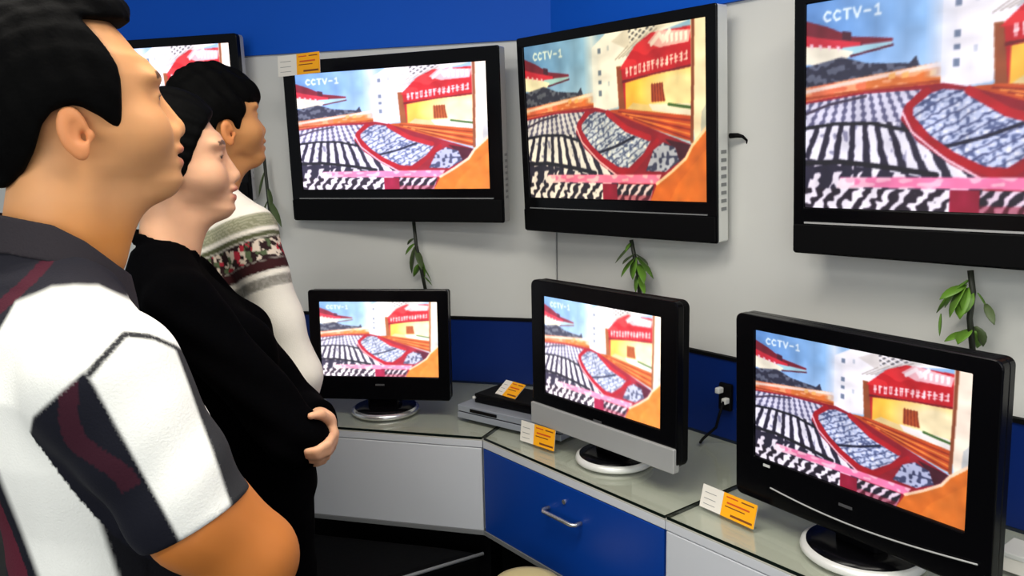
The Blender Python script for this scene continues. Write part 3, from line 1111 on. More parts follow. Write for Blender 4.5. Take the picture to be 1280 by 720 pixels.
def limbs(P, J, r, k=.03):
    """arms and legs of a joint table: both sides"""
    d = None
    for sd in ('r', 'l'):
        a = chain(P, [J['sh' + sd], J['el' + sd], J['wr' + sd]], [r['sh'], r['el'], r['wr']], .02)
        # forearm belly
        el, wr = np.array(J['el' + sd]), np.array(J['wr' + sd])
        a = smin(a, rcone(P, el + (wr - el) * .12, el + (wr - el) * .5, r['el'] * 1.0, r['el'] * .92), .02)
        l = chain(P, [J['hip' + sd], J['kn' + sd], J['an' + sd]], [r['hip'], r['kn'], r['an']], .03)
        an = np.array(J['an' + sd])
        l = smin(l, rcone(P, an + (0, 0, -.045), an + (.14, 0, -.055), .036, .03), .03)
        e = smin(a, l, .01)
        d = e if d is None else np.minimum(d, e)
    return d


def hand(P, wr, joints, thumb, pr=.017, fr=.0085):
    """joints: four lists of points knuckle..tip; thumb: list of points; palm fills wrist to knuckles"""
    wr = np.asarray(wr, np.float32)
    d = None
    for kx in joints:
        k0 = np.asarray(kx[0], np.float32)
        e = rcone(P, wr * .85 + k0 * .15, k0, pr, pr * .68)
        d = e if d is None else smin(d, e, .012)
    t0 = np.asarray(thumb[0], np.float32)
    d = smin(d, rcone(P, wr * .7 + t0 * .3, t0, pr * .8, fr * 1.35), .012)
    for i, kx in enumerate(joints):
        fs = fr * (1.0, 1.04, .98, .86)[i]
        n = len(kx)
        d = smin(d, chain(P, kx, [fs * (1.1 - .22 * j / (n - 1)) for j in range(n)], .003), .004)
    d = smin(d, chain(P, thumb, [fr * 1.3, fr * 1.15, fr * .95][:len(thumb)], .004), .005)
    return d


A3 = lambda *v: np.array(v, np.float32)


def unit(v): return np.asarray(v, float) / np.linalg.norm(v)


def auto_hand(wr, fwd, nrm, side, L=.175, curl=.5):
    """generic hand: fwd to the knuckles, nrm out of the palm, side towards the thumb"""
    wr, f, n, s = np.asarray(wr, float), unit(fwd), unit(nrm), unit(side)
    J = []
    for i, (off, ln) in enumerate(((.030, .40), (.010, .44), (-.011, .41), (-.030, .33))):
        k = wr + f * L * .52 + s * off
        a, p, pts = 0.0, k, [k]
        for q, fr in ((.5, 1), (.3, 1), (.2, 1)):
            a += curl * .8
            p = p + (f * math.cos(a) + n * math.sin(a) + s * off * .6) * ln * L * q
            pts.append(p)
        J.append(pts)
    t0 = wr + f * L * .22 + s * .032 + n * .008
    t1 = t0 + (f * .7 + s * .6 + n * .25) * L * .2
    t2 = t1 + (f * .9 + s * .15 + n * .3) * L * .17
    return J, [t0, t1, t2]


class Person:
    def __init__(p, name, label, px, py, depth, facing, female=False, scale=1.0, ear=-.008, pitch=0.0):
        w = at(px, py, depth)
        p.phi = facing
        p.base = np.array([w[0], w[1], 0])
        p.zO = w[2]
        p.root = empty('person', (w[0], w[1], 0), facing, label, 'person')
        p.head = Head((0, 0, w[2]), female, scale, ear, pitch)

    def L(p, px, py, depth):
        """pixel and depth to this person's own frame"""
        d = at(px, py, depth) - p.base
        c, s = math.cos(p.phi), math.sin(p.phi)
        return np.array([d[0] * c + d[1] * s, -d[0] * s + d[1] * c, d[2]])
# ---------------------------------------------------------------- the people
A3 = lambda *v: np.array(v, np.float32)


def grid(lo, hi, fz, hf, hc, fx=None, fy=None):
    """coordinates: fine between fz (z) and fx / fy, coarse elsewhere"""
    ax = axis_coords(lo[0], hi[0], *(fx or (9, 9)), hf, hc)
    ay = axis_coords(lo[1], hi[1], *(fy or (9, 9)), hf, hc)
    az = axis_coords(lo[2], hi[2], *fz, hf, hc)
    return ax, ay, az


def trousers(p, J, waist, wz, r, name='trousers', mt=None, flare=.0):
    def fn(P):
        d = loft(P, [(wz - .22, waist[0], waist[1] * .95, waist[2], waist[3] * .98), (wz, *waist)])
        for sd in 'rl':
            an = np.array(J['an' + sd])
            d = smin(d, chain(P, [J['hip' + sd], J['kn' + sd], an + (0, 0, -.03)], [r[0], r[1], r[2]], .03), .02)
        return np.maximum(d, -(P[:, 2] - .055)) + .003 * np.sin(P[:, 2] * 55 + P[:, 0] * 30) * (P[:, 2] < .75)
    hi, lo = (.32, .34, wz + .02), (-.26, -.34, .03)
    sdf_obj(name, fn, grid(lo, hi, (9, 9), .008, .011), mt or M['trouser'], p.root)


def shoes(p, J):
    for sd in 'rl':
        a = np.array(J['an' + sd])
        def fn(P):
            d = rcone(P, A3(a[0] - .045, a[1], .042), A3(a[0] + .14, a[1], .036), .040, .040)
            d = smin(d, rcone(P, A3(a[0] - .03, a[1], .08), A3(a[0] - .03, a[1], .05), .042, .044), .03)
            return np.maximum(d, -P[:, 2] + .001)
        sdf_obj('shoe', fn, grid((a[0] - .12, a[1] - .07, -.008), (a[0] + .21, a[1] + .07, .14), (9, 9), .008, .008), M['shoe'], p.root)


def stand_joints(x, hw, hz, kx=.0):
    J = {}
    for sd, g in (('r', -1), ('l', 1)):
        J['hip' + sd] = A3(x, g * hw, hz)
        J['kn' + sd] = A3(x + .015 + kx, g * (hw + .01), hz * .53)
        J['an' + sd] = A3(x - .03, g * (hw + .015), .105)
    return J


def hair_cut(head, P, poly_):
    p = head.loc(P)
    return poly2d(p[:, 0], p[:, 2], poly_) * head.s


# ---- the man in the foreground
man = Person('person', 'person in black and white polo shirt with folded arms, nearest of the three', 99, 170, .93, R_(36), ear=-.016)
H = man.head
z0 = man.zO
J = stand_joints(-.02, .095, .84)
J['shr'], J['elr'] = A3(-.024, -.195, 1.293), A3(*man.L(314, 697, .855))
J['shl'], J['ell'] = A3(-.024, .195, 1.293), A3(.10, .262, 1.085)
J['wrr'], J['wrl'] = A3(.150, -.02, 1.005), A3(.150, .03, .955)
hc = man.L(246, 650, .82)
SA = {'r': (J['shr'], A3(*hc)), 'l': (J['shl'], A3(hc[0], -hc[1], hc[2]))}   # sleeve axes, cap to hem
TM = [(.76, -.01, .115, .125, .165), (.88, 0, .128, .118, .168), (1.0, 0, .125, .108, .163), (1.12, -.005, .122, .112, .17),
      (1.20, -.018, .116, .115, .172), (1.27, -.03, .090, .105, .160), (1.33, -.04, .06, .08, .112), (1.375, -.045, .05, .06, .065)]
NB, NT = A3(-.040, 0, 1.375), A3(-.016, 0, 1.50)


def man_torso(P):
    d = loft(P, TM)
    for g in (-1, 1):
        s = A3(-.024, g * .168, 1.288)
        d = smin(d, rcone(P, A3(-.04, g * .055, 1.350), s, .042, .060), .035)
    return d


hrJ, hrT = auto_hand(J['wrr'], (-.25, .95, -.05), (-1, -.25, 0), (0, 0, 1), .18, .35)
hlJ, hlT = auto_hand(J['wrl'], (-.1, -.9, .05), (-1, 0, .1), (0, 0, 1), .18, .3)


def man_body(P):
    d = H.skin(P)
    d = smin(d, rcone(P, NB, NT, .060, .057), .022)
    d = smin(d, rcone(P, A3(.012, 0, 1.40), A3(.035, 0, 1.475), .025, .028), .03)
    d = smin(d, man_torso(P) + .006, .02)
    d = smin(d, limbs(P, J, dict(sh=.036, el=.042, wr=.027, hip=.085, kn=.055, an=.038)), .02)
    for sd in 'rl':
        d = smin(d, chain(P, [SA[sd][0], SA[sd][1], J['el' + sd]], [.05, .045, .044], .03), .02)
    d = smin(d, hand(P, J['wrr'], hrJ, hrT), .012)
    d = smin(d, hand(P, J['wrl'], hlJ, hlT), .012)
    return d


def man_skin(V):
    tone = lin3(216, 155, 102)
    c = np.tile(tone, (len(V), 1))
    p = H.loc(V)
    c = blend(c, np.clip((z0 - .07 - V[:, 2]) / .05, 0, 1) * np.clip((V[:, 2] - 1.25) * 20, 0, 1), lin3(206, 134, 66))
    c = blend(c, np.clip((1.25 - V[:, 2]) / .05, 0, 1), lin3(188, 112, 48))
    # shaved beard and hair roots
    w = step(ell(p, (.065, 0, -.055), (.075, .09, .045)), .02) * .18
    c = blend(c, w, lin3(120, 105, 85))
    w = step(H.cranium(V, .004), .004) * step(hair_cut(H, V, HAIRM), .006)
    c = blend(c, w * .9, lin3(14, 11, 10))
    return H.dye(V, c, tone, lin3(188, 104, 88), lin3(24, 16, 12))


PX = lambda x, y: ((x - 105) * .00093, (170 - y) * .00093)
HAIRM = [PX(*q) for q in ((20, 232), (38, 214), (49, 190), (58, 160), (68, 146), (80, 140), (100, 140), (118, 150), (131, 161), (140, 168),
                          (145, 155), (144, 130), (144, 106), (142, 90), (134, 74), (121, 55), (109, 38), (170, 32), (190, -10),
                          (150, -60), (-60, -60), (-60, 236))]


def man_hair(P):
    p = H.loc(P)
    d = H.cranium(P, .013)
    d = smin(d, ell(p, (-.045, 0, .02), (.062, .068, .075)), .02)
    d = smin(d, rcone(p, A3(-.055, 0, -.02), A3(-.055, 0, -.045), .045, .036), .02)
    # the brushed-up fringe juts over the forehead
    fr = rell(p, (.012, 0, .143), (.050, .058, .020), -.05)
    d = smin(d, fr, .02)
    cut = hair_cut(H, P, HAIRM)
    wv = .0008 * np.sin(p[:, 0] * 210 + np.sin(p[:, 1] * 120) * 2 + p[:, 2] * 90) + .0006 * np.sin(p[:, 1] * 330 + p[:, 2] * 160)
    d = smax(d + wv, cut, .008)
    # keep the scalp's inside hollow-free but clear of the ears
    ay = p.copy(); ay[:, 1] = np.abs(p[:, 1])
    d = np.maximum(d, -ell(ay, (-.013, .082, .0), (.023, .022, .033)))
    return d


SL = 1.0


def sleeve(P, sd, hem):
    s, e = SA[sd]
    ax_ = unit(e - s)
    L = np.linalg.norm(e - s)
    a = rcone(P, s, s + ax_ * L * 1.3, .0675, .0575)
    q = P - s
    t = q @ ax_.astype(np.float32)
    fold = .0022 * np.sin(t * 75 + q[:, 0] * 30) * np.clip(t * 8, 0, 1)
    return a + fold, t - L * hem


CZ = (np.array([-.12, -.087, -.044, -.014, .02, .06]), np.array([1.436, 1.433, 1.421, 1.401, 1.369, 1.335]))


def man_shirt(P):
    d = man_torso(P) - .011
    d = d + .0025 * np.sin(P[:, 2] * 46 + P[:, 0] * 34 + P[:, 1] * 20) * np.clip((1.28 - P[:, 2]) * 6, 0, 1)
    for sd in 'rl':
        a, h_ = sleeve(P, sd, SL)
        d = np.where(h_ > -.02, np.minimum(d, smax(a, h_, .004)), smin(d, smax(a, h_, .004), .028))
    d = np.maximum(d, .86 - P[:, 2])
    r = np.sqrt((P[:, 0] + .034) ** 2 + P[:, 1] ** 2)
    hg = P[:, 2] - np.interp(P[:, 0], *CZ)
    d = smin(d, np.maximum(np.abs(r - .0705) - .004, np.abs(hg + .035) - .035), .012)
    # neck opening
    d = smax(d, -(rcone(P, NB - (NT - NB) * .1, NT + (NT - NB), .063, .063)), .004)
    return d


ZY = (np.array([-.16, -.106, -.088, -.056, -.036, -.013, .028, .06, .09]), np.array([1.27, 1.338, 1.366, 1.380, 1.381, 1.378, 1.352, 1.325, 1.31]))
CAPO = np.array([-.085, -.072, -.016, .03, .05, .072, .09])
CAPT = np.array([.012, -.002, -.016, -.034, -.020, .007, .03])


def man_dye(V):
    white, dark, grey, maroon = lin3(240, 240, 232), lin3(17, 18, 28), lin3(46, 46, 48), lin3(84, 24, 40)
    n = len(V)
    c = np.tile(white, (n, 1))
    x, y, z = V[:, 0], V[:, 1], V[:, 2]
    zl = np.interp(x, *ZY)
    # dark yoke round the collar with a maroon stripe
    yk = step(zl - z, .0025)
    c = blend(c, yk, lin3(36, 35, 42))
    st = np.abs((z - 1.425) - (x + .03) * .9)
    c = blend(c, yk * (st < .006) * (x < -.035) * .7, maroon)
    # far back stripe
    bk = step(x + .116 - (1.165 - z) * .2, .003) * (z < 1.2)
    c = blend(c, bk, dark)
    c = blend(c, bk * (np.abs(x + .135 - (1.165 - z) * .2) < .010), maroon)
    # side panel below the sleeve
    sp = step(-(x + .052 - (1.19 - z) * .18), .003) * (z < 1.23) * (x < .085) * (np.abs(y) > .08)
    c = blend(c, sp, lin3(11, 11, 17))
    c = blend(c, sp * (np.abs(x - .035 - (1.10 - z) * .3) < .012), maroon * .6)
    # sleeves: dark back stripe, white middle, grey front stripe, dark seam over the cap
    for sd in 'rl':
        s, e = SA[sd]
        ax_ = unit(e - s)
        q = V - s
        t = q @ ax_.astype(np.float32)
        side = unit(np.cross(ax_, (0, 1, 0)))
        if side[0] < 0: side = -side
        off = q @ side.astype(np.float32)
        rad = np.sqrt(np.maximum((q * q).sum(1) - t * t, 0))
        cap = np.interp(off, CAPO, CAPT)
        L = np.linalg.norm(e - s)
        on = step(cap - t, .002) * step(.140 - np.abs(y), .003) * (rad < .088) * (t < L * 1.2)
        k = np.clip(t / L, 0, 1)
        cc = np.tile(white, (n, 1))
        bl = -.016 - .008 * k
        dk = step(off - bl, .0018)
        cc = blend(cc, dk, dark)
        cc = blend(cc, dk * (np.abs(off - bl + .024 + .01 * np.sin(t * 50)) < .009) * (t < .10) * .4, maroon)
        gl = .066 - .036 * k
        cc = blend(cc, step(gl - off, .0018), grey)
        cc = blend(cc, step(np.abs(t - cap - .004) - .004, .0015) * (off > -.016), grey)
        c = blend(c, on, cc)
    return c


def man_collar(P):
    x, y, z = P[:, 0], P[:, 1], P[:, 2]
    hgt = z - np.interp(x, *CZ)
    r = np.sqrt(((x + .034) * .97) ** 2 + y ** 2)
    shell = np.abs(r - (.0725 - .16 * np.clip(hgt, -.024, .024))) - .003
    d = np.maximum(shell, np.abs(hgt) - .0205)
    opening = np.where(x > 0, .008 + .5 * np.maximum(0, -hgt + .01) - np.abs(y), -1)
    return np.maximum(d, opening)


def make_man():
    p = man
    sdf_obj('body', man_body, grid((-.20, -.36, .0), (.34, .36, z0 + .18), (z0 - .12, z0 + .19), .0026, .0075, (-.12, .13), (-.1, .1)),
            M['skin'], p.root, man_skin)
    H.eyes(p.root)
    sdf_obj('hair', man_hair, grid((-.15, -.12, z0 - .09), (.11, .12, z0 + .19), (9, 9), .003, .003), M['hair'], p.root)
    sdf_obj('polo_shirt', man_shirt, grid((-.17, -.36, .85), (.22, .36, 1.46), (1.02, 1.46), .003, .006, (-.17, .22), (-.36, -.06)), M['cloth'], p.root, man_dye, 2)
    o = sdf_obj('collar', man_collar, grid((-.15, -.12, 1.32), (.08, .12, 1.48), (9, 9), .002, .002), M['collar'], p.root)
    trousers(p, J, (-.01, .13, .13, .172), .90, (.098, .075, .062))
    shoes(p, J)


M['collar'] = mat('dark_rib_collar', srgb(46, 42, 46), .85, .2, bump=.3, bscale=300)
make_man()

# ---- the woman with the black top
wom = Person('person', 'person in plain black top clasping an elbow, middle of the three', 218, 221, 1.53, R_(20), True, 1.01, pitch=-.09)
HW = wom.head
zw = wom.zO
JW = stand_joints(.05, .085, .80)
JW['shr'], JW['elr'] = A3(.0, -.158, 1.262), A3(*wom.L(372, 548, 1.415))
JW['shl'], JW['ell'] = A3(.0, .158, 1.262), A3(*wom.L(374, 514, 1.62))
JW['wrr'] = A3(JW['elr'][0] + .005, JW['elr'][1] + .19, JW['elr'][2] - .055)
JW['wrl'] = A3(*wom.L(404, 528, 1.485))
TW = [(.74, .06, .14, .13, .165), (.84, .07, .15, .135, .174), (.95, .065, .145, .12, .160), (1.04, .04, .13, .10, .145),
      (1.13, .022, .128, .10, .148), (1.19, .01, .118, .10, .152), (1.25, -.01, .085, .09, .142), (1.30, -.025, .055, .07, .10), (1.34, -.03, .04, .05, .055)]
NBW, NTW = A3(-.032, 0, 1.30), A3(-.012, 0, 1.44)


def wom_torso(P):
    d = loft(P, TW)
    for g in (-1, 1):
        d = smin(d, rcone(P, A3(-.03, g * .045, 1.325), A3(.0, g * .145, 1.262), .036, .048), .03)
        d = smin(d, ell(P, A3(.10, g * .07, 1.15), (.055, .06, .06)), .03)
    return d


k_ = [[(417, 541, 1.440), (409, 555, 1.385), (396, 563, 1.372), (383, 564, 1.372)],
      [(416, 551, 1.445), (409, 564, 1.392), (397, 570, 1.378), (386, 570, 1.378)],
      [(413, 559, 1.455), (407, 571, 1.405), (397, 576, 1.390), (389, 575, 1.388)],
      [(409, 565, 1.465), (404, 576, 1.420), (396, 580, 1.408), (390, 579, 1.405)]]
hwJ = [[wom.L(*q) for q in f] for f in k_]
hwT = [wom.L(412, 526, 1.445), wom.L(401, 518, 1.405), wom.L(388, 520, 1.385)]
hrJw, hrTw = auto_hand(JW['wrr'], (-.2, .95, .1), (-1, -.2, 0), (0, 0, 1), .165, .3)


def wom_body(P):
    d = HW.skin(P)
    d = smin(d, rcone(P, NBW, NTW, .050, .049), .02)
    d = smin(d, rcone(P, A3(.01, 0, 1.33), A3(.03, 0, 1.40), .02, .024), .03)
    d = smin(d, wom_torso(P) + .008, .02)
    d = smin(d, limbs(P, JW, dict(sh=.042, el=.034, wr=.024, hip=.08, kn=.052, an=.036)), .02)
    d = smin(d, hand(P, JW['wrl'], hwJ, hwT, .015, .0082), .010)
    d = smin(d, hand(P, JW['wrr'], hrJw, hrTw, .015, .0078), .010)
    return d


def wom_skin(V):
    tone = lin3(226, 172, 134)
    c = np.tile(tone, (len(V), 1))
    w = step(HW.cranium(V, .004), .004) * step(hair_cut(HW, V, HAIRW), .006)
    c = blend(c, w * .9, lin3(14, 11, 10))
    return HW.dye(V, c, tone, lin3(190, 92, 84), lin3(40, 26, 20))


PW_ = lambda x, y: ((x - 220) * .0016, (222 - y) * .0016)
PW_ = lambda x, y: ((x - 218) * .00153, (224 - y) * .00153)
HAIRW = [PW_(*q) for q in ((170, 262), (205, 236), (222, 232), (232, 222), (238, 205), (243, 188), (249, 172), (254, 160), (260, 147), (270, 110),
                           (120, 100), (120, 262))]


def wom_hair(P):
    p = HW.loc(P)
    d = HW.cranium(P, .010)
    d = smin(d, ell(p, (-.03, 0, .01), (.075, .078, .075)), .02)
    d = smin(d, ell(p, (-.095, 0, .0), (.035, .035, .035)), .012)
    wv = .0014 * np.sin(p[:, 0] * 60 + p[:, 2] * 260) + .001 * np.sin(p[:, 1] * 300)
    return smax(d + wv, hair_cut(HW, P, HAIRW), .008)


def wom_top(P):
    d = wom_torso(P) - .009
    d = d + .003 * np.sin(P[:, 2] * 40 + P[:, 0] * 36 + P[:, 1] * 22) * (P[:, 2] < 1.25)
    for sd in 'rl':
        s, e, w = JW['sh' + sd], JW['el' + sd], JW['wr' + sd]
        a = chain(P, [s, e, e + (w - e) * .80], [.058, .052, .040], .015)
        a = a + .003 * np.sin(P[:, 2] * 90 + P[:, 0] * 60)
        ct = (P - (e + (w - e) * .84)) @ unit(w - e).astype(np.float32)
        arm = np.where(((P - e) @ unit(w - e).astype(np.float32)) > 0, smax(a, ct, .003), a)
        d = smin(d, arm, .02)
    d = np.maximum(d, .78 - P[:, 2])
    col = (P - A3(-.03, 0, 1.352)) @ unit(A3(.42, 0, 1)).astype(np.float32)
    neck = np.maximum(rcone(P, NBW - A3(0, 0, .05), NTW + A3(0, 0, .1), .0535, .0535), -(col + .05))
    band = np.maximum(np.abs(rcone(P, NBW - A3(0, 0, .05), NTW + A3(0, 0, .1), .056, .056)) - .005, np.abs(col) - .014)
    return np.minimum(smax(d, -neck, .004), band)


def make_woman():
    p = wom
    sdf_obj('body', wom_body, grid((-.20, -.38, .0), (.36, .30, zw + .18), (zw - .12, zw + .19), .0030, .0060, (-.12, .13), (-.1, .1)),
            M['skin'], p.root, wom_skin)
    HW.eyes(p.root)
    sdf_obj('hair', wom_hair, grid((-.16, -.12, zw - .10), (.11, .12, zw + .19), (9, 9), .0038, .0038), M['hair'], p.root)
    sdf_obj('top', wom_top, grid((-.20, -.40, .76), (.36, .32, 1.40), (9, 9), .006, .006), M['black_cloth'], p.root)
    trousers(p, JW, (.068, .155, .14, .180), .86, (.095, .07, .058), 'trousers', M['black_cloth'])
    shoes(p, JW)


make_woman()

# ---- the person in the patterned sweater
swe = Person('person', 'person in cream sweater with patterned sleeve band, farthest of the three', 272, 168, 1.95, R_(42), scale=1.05)
HS = swe.head
zs = swe.zO
JS = stand_joints(-.02, .09, .85)
JS['shr'], JS['elr'] = A3(-.018, -.185, 1.350), A3(*swe.L(373, 474, 1.83))
JS['shl'], JS['ell'] = A3(-.018, .178, 1.352), A3(.0, .245, 1.075)
JS['wrr'], JS['wrl'] = A3(*swe.L(364, 548, 1.86)), A3(.045, .255, .83)
TS = [(.76, -.01, .115, .125, .165), (.88, 0, .125, .118, .168), (1.0, 0, .125, .108, .163), (1.13, -.005, .122, .112, .168),
      (1.24, -.018, .116, .115, .172), (1.33, -.03, .088, .105, .155), (1.39, -.04, .06, .08, .105), (1.43, -.045, .05, .055, .065)]
NBS, NTS = A3(-.040, 0, 1.40), A3(-.014, 0, 1.535)


def swe_torso(P):
    d = loft(P, TS)
    for g in (-1, 1):
        d = smin(d, rcone(P, A3(-.038, g * .05, 1.42), A3(-.018, g * .165, 1.348), .04, .058), .035)
    return d


hsJ, hsT = auto_hand(JS['wrr'], JS['wrr'] - JS['elr'], (0, 1, 0), (1, 0, 0), .175, .3)
htJ, htT = auto_hand(JS['wrl'], JS['wrl'] - JS['ell'], (0, -1, 0), (1, 0, 0), .175, .3)


def swe_body(P):
    d = HS.skin(P)
    d = smin(d, rcone(P, NBS, NTS, .055, .053), .02)
    d = smin(d, rcone(P, A3(.01, 0, 1.43), A3(.03, 0, 1.50), .022, .026), .03)
    d = smin(d, swe_torso(P) + .008, .02)
    d = smin(d, limbs(P, JS, dict(sh=.048, el=.038, wr=.026, hip=.085, kn=.055, an=.038)), .02)
    d = smin(d, hand(P, JS['wrr'], hsJ, hsT), .012)
    d = smin(d, hand(P, JS['wrl'], htJ, htT), .012)
    return d


def swe_skin(V):
    tone = lin3(206, 144, 88)
    c = np.tile(tone, (len(V), 1))
    w = step(HS.cranium(V, .004), .004) * step(hair_cut(HS, V, HAIRS), .006)
    c = blend(c, w * .9, lin3(14, 11, 10))
    return HS.dye(V, c, tone, lin3(170, 96, 80), lin3(24, 16, 12))


HAIRS = [(-.10, -.05), (-.055, -.048), (-.035, -.01), (-.028, .022), (-.012, .030), (.004, .026), (.014, .012), (.024, .005), (.032, .03), (.044, .052), (.058, .07),
         (.075, .066), (.100, .060), (.125, .090), (.12, .18), (-.2, .2), (-.2, -.05)]


def swe_hair(P):
    p = HS.loc(P)
    d = HS.cranium(P, .009)
    d = smin(d, ell(p, (-.045, 0, .02), (.066, .072, .075)), .02)
    d = smin(d, rell(p, (.052, 0, .092), (.045, .064, .045), .5), .02)
    wv = .003 * np.sin(p[:, 1] * 130 + p[:, 2] * 50) + .002 * np.sin(p[:, 0] * 150 + p[:, 2] * 110)
    d = smax(d + wv, hair_cut(HS, P, HAIRS), .008)
    ay = p.copy(); ay[:, 1] = np.abs(p[:, 1])
    return np.maximum(d, -ell(ay, (-.004, .082, .0), (.024, .022, .034)))


def swe_knit(P):
    d = swe_torso(P) - .012
    for sd in 'rl':
        s, e, w = JS['sh' + sd], JS['el' + sd], JS['wr' + sd]
        a = chain(P, [s, e, e + (w - e) * .92], [.060, .052, .040], .02)
        q = (P - s) @ unit(e - s).astype(np.float32)
        a = a + .0028 * np.sin(q * 62 + P[:, 1] * 30) * np.clip(q * 6, 0, 1)
        ct = (P - (e + (w - e) * .94)) @ unit(w - e).astype(np.float32)
        d = smin(d, np.where(ct > -.1, smax(a, ct, .003), a), .02)
    d = np.maximum(d, .82 - P[:, 2])
    return smax(d, -rcone(P, NBS - A3(0, 0, .1), NTS + A3(0, 0, .1), .060, .060), .006)


def hash3(V, s):
    i = np.floor(V * s).astype(np.int64)
    return ((i[:, 0] * 73856093 ^ i[:, 1] * 19349663 ^ i[:, 2] * 83492791) % 1000) / 1000.0


def swe_dye(V):
    cream = lin3(236, 230, 216)
    c = np.tile(cream, (len(V), 1))
    t = np.full(len(V), 9.0)
    for sd in 'rl':
        s, e = JS['sh' + sd], JS['el' + sd]
        q = (V - s) @ unit(e - s).astype(np.float32)
        m_ = (V[:, 1] > 0) == (s[1] > 0)
        t = np.where(m_, q, t)
    t = t - .0
    def band(a, b, col, w=1.0):
        nonlocal c
        c = blend(c, step(np.abs(t - (a + b) / 2) - (b - a) / 2, .002) * w, col)
    band(-.030, .004, lin3(132, 132, 106))
    c = blend(c, ((np.sin(t * 900) > .2) & (t > -.03) & (t < .004)) * .35, lin3(196, 194, 170))
    band(.014, .026, lin3(84, 88, 60))
    band(.028, .078, lin3(44, 24, 26))
    hh, h2 = hash3(V + 5, 105), hash3(V + 9, 70)
    fl = (t > .031) & (t < .075) & (hh > .42)
    c = np.where(fl[:, None], np.where((h2 > .74)[:, None], lin3(178, 44, 60), np.where((h2 < .22)[:, None], lin3(86, 100, 70), lin3(222, 206, 186))), c)
    band(.078, .103, lin3(54, 20, 22))
    band(.116, .140, lin3(140, 136, 126))
    c = blend(c, ((hash3(V + 2, 160) > .5) & (t > .116) & (t < .14)) * .4, lin3(180, 176, 166))
    return c


def make_sweater():
    p = swe
    sdf_obj('body', swe_body, grid((-.20, -.42, .0), (.30, .36, zs + .18), (zs - .12, zs + .19), .0034, .0080, (-.12, .13), (-.1, .1)),
            M['skin'], p.root, swe_skin)
    HS.eyes(p.root)
    sdf_obj('hair', swe_hair, grid((-.15, -.12, zs - .08), (.14, .12, zs + .19), (9, 9), .004, .004), M['hair'], p.root)
    sdf_obj('sweater', swe_knit, grid((-.19, -.42, .80), (.24, .34, 1.48), (9, 9), .0045, .0045), M['cloth'], p.root, swe_dye, 2)
    trousers(p, JS, (-.01, .13, .13, .172), .92, (.098, .075, .062))
    shoes(p, JS)


make_sweater()
# ---------------------------------------------------------------- small things
def leaf_bm(L, W, bend):
    bm = bmesh.new()
    rows = []
    for i in range(6):
        u = i / 5
        w = W * math.sin(math.pi * min(1, .08 + u * .92)) ** .8 * .5 if i < 5 else W * .02
        x, z = L * u, -bend * L * u * u
        rows.append([bm.verts.new((x, -w, z + w * .35)), bm.verts.new((x, 0, z)), bm.verts.new((x, w, z + w * .35))])
    for a, b in zip(rows, rows[1:]):
        for j in (0, 1):
            bm.faces.new([a[j], a[j + 1], b[j + 1], b[j]])
    return bm


def leaf(root, base, direction, L, W, bend, mt, roll=0.0):
    bm = leaf_bm(L, W, bend)
    o = bm_obj('leaf', bm, mt, root, smooth=True)
    d = Vector(direction).normalized()
    side = d.cross(Vector((0, 0, 1)))
    if side.length < .1: side = d.cross(Vector((0, 1, 0)))
    side.normalize()
    up = side.cross(d)
    R = Matrix((d, side, up)).transposed().to_4x4()
    o.matrix_local = Matrix.Translation(base) @ R @ Matrix.Rotation(roll, 4, 'X')
    md = o.modifiers.new('thickness', 'SOLIDIFY'); md.thickness = .0009
    return o


def vine(label, p, n, stem_px, leaves, mt, out=.05):
    """stem and leaves given where they hang in front of a wall"""
    pts = [on_face(x, y, p + n * out, n) for x, y in stem_px]
    base = pts[0]
    root = empty('hanging_plant', base, 0, label, 'plant', 'artificial plants hanging under the televisions')
    bm = bmesh.new()
    tube(bm, [q - base for q in pts], [.006] * len(pts), 8)
    bm_obj('stem', bm, M['stem'], root, smooth=True)
    rr = random.Random(len(label))
    for (x0, y0, x1, y1, wd) in leaves:
        k = rr.uniform(-.03, .05)
        a = on_face(x0, y0, p + n * out, n) - base
        b = on_face(x1, y1, p + n * (out + k), n) - base
        d = b - a
        L = float(np.linalg.norm(d))
        leaf(root, a, d, L, wd, rr.uniform(-.05, .1), mt if rr.random() < .7 else M['leaf_dark'], rr.uniform(-.6, .6))
    return root


vine('dull green plant hanging by left wall beside the sweater shoulder', CX, nL, [(330, 196), (334, 235), (337, 262), (343, 296)],
     [(331, 215, 324, 246, .018), (335, 235, 340, 262, .02), (336, 250, 352, 285, .024), (335, 250, 326, 276, .02), (338, 262, 347, 303, .024), (336, 262, 330, 292, .018)], M['leaf_dark'])
vine('thin green plant hanging under the television with the price tag', CX, nL, [(517, 276), (520, 305), (526, 335), (532, 363)],
     [(518, 305, 506, 318, .022), (519, 308, 512, 340, .026), (520, 312, 527, 338, .028), (522, 318, 533, 346, .026), (524, 330, 517, 345, .02),
      (526, 328, 538, 352, .018), (517, 298, 509, 305, .016), (528, 345, 541, 356, .016)], M['leaf'])
vine('green plant hanging under the middle wall television', CX, nR, [(789, 300), (793, 320), (798, 345), (800, 372)],
     [(790, 306, 770, 330, .018), (793, 318, 778, 330, .03), (794, 322, 776, 346, .026), (795, 322, 792, 350, .03), (796, 322, 816, 349, .03), (795, 318, 810, 332, .026),
      (798, 330, 806, 352, .026), (799, 345, 806, 368, .018), (797, 342, 795, 366, .016), (789, 303, 781, 314, .014)], M['leaf'], .06)
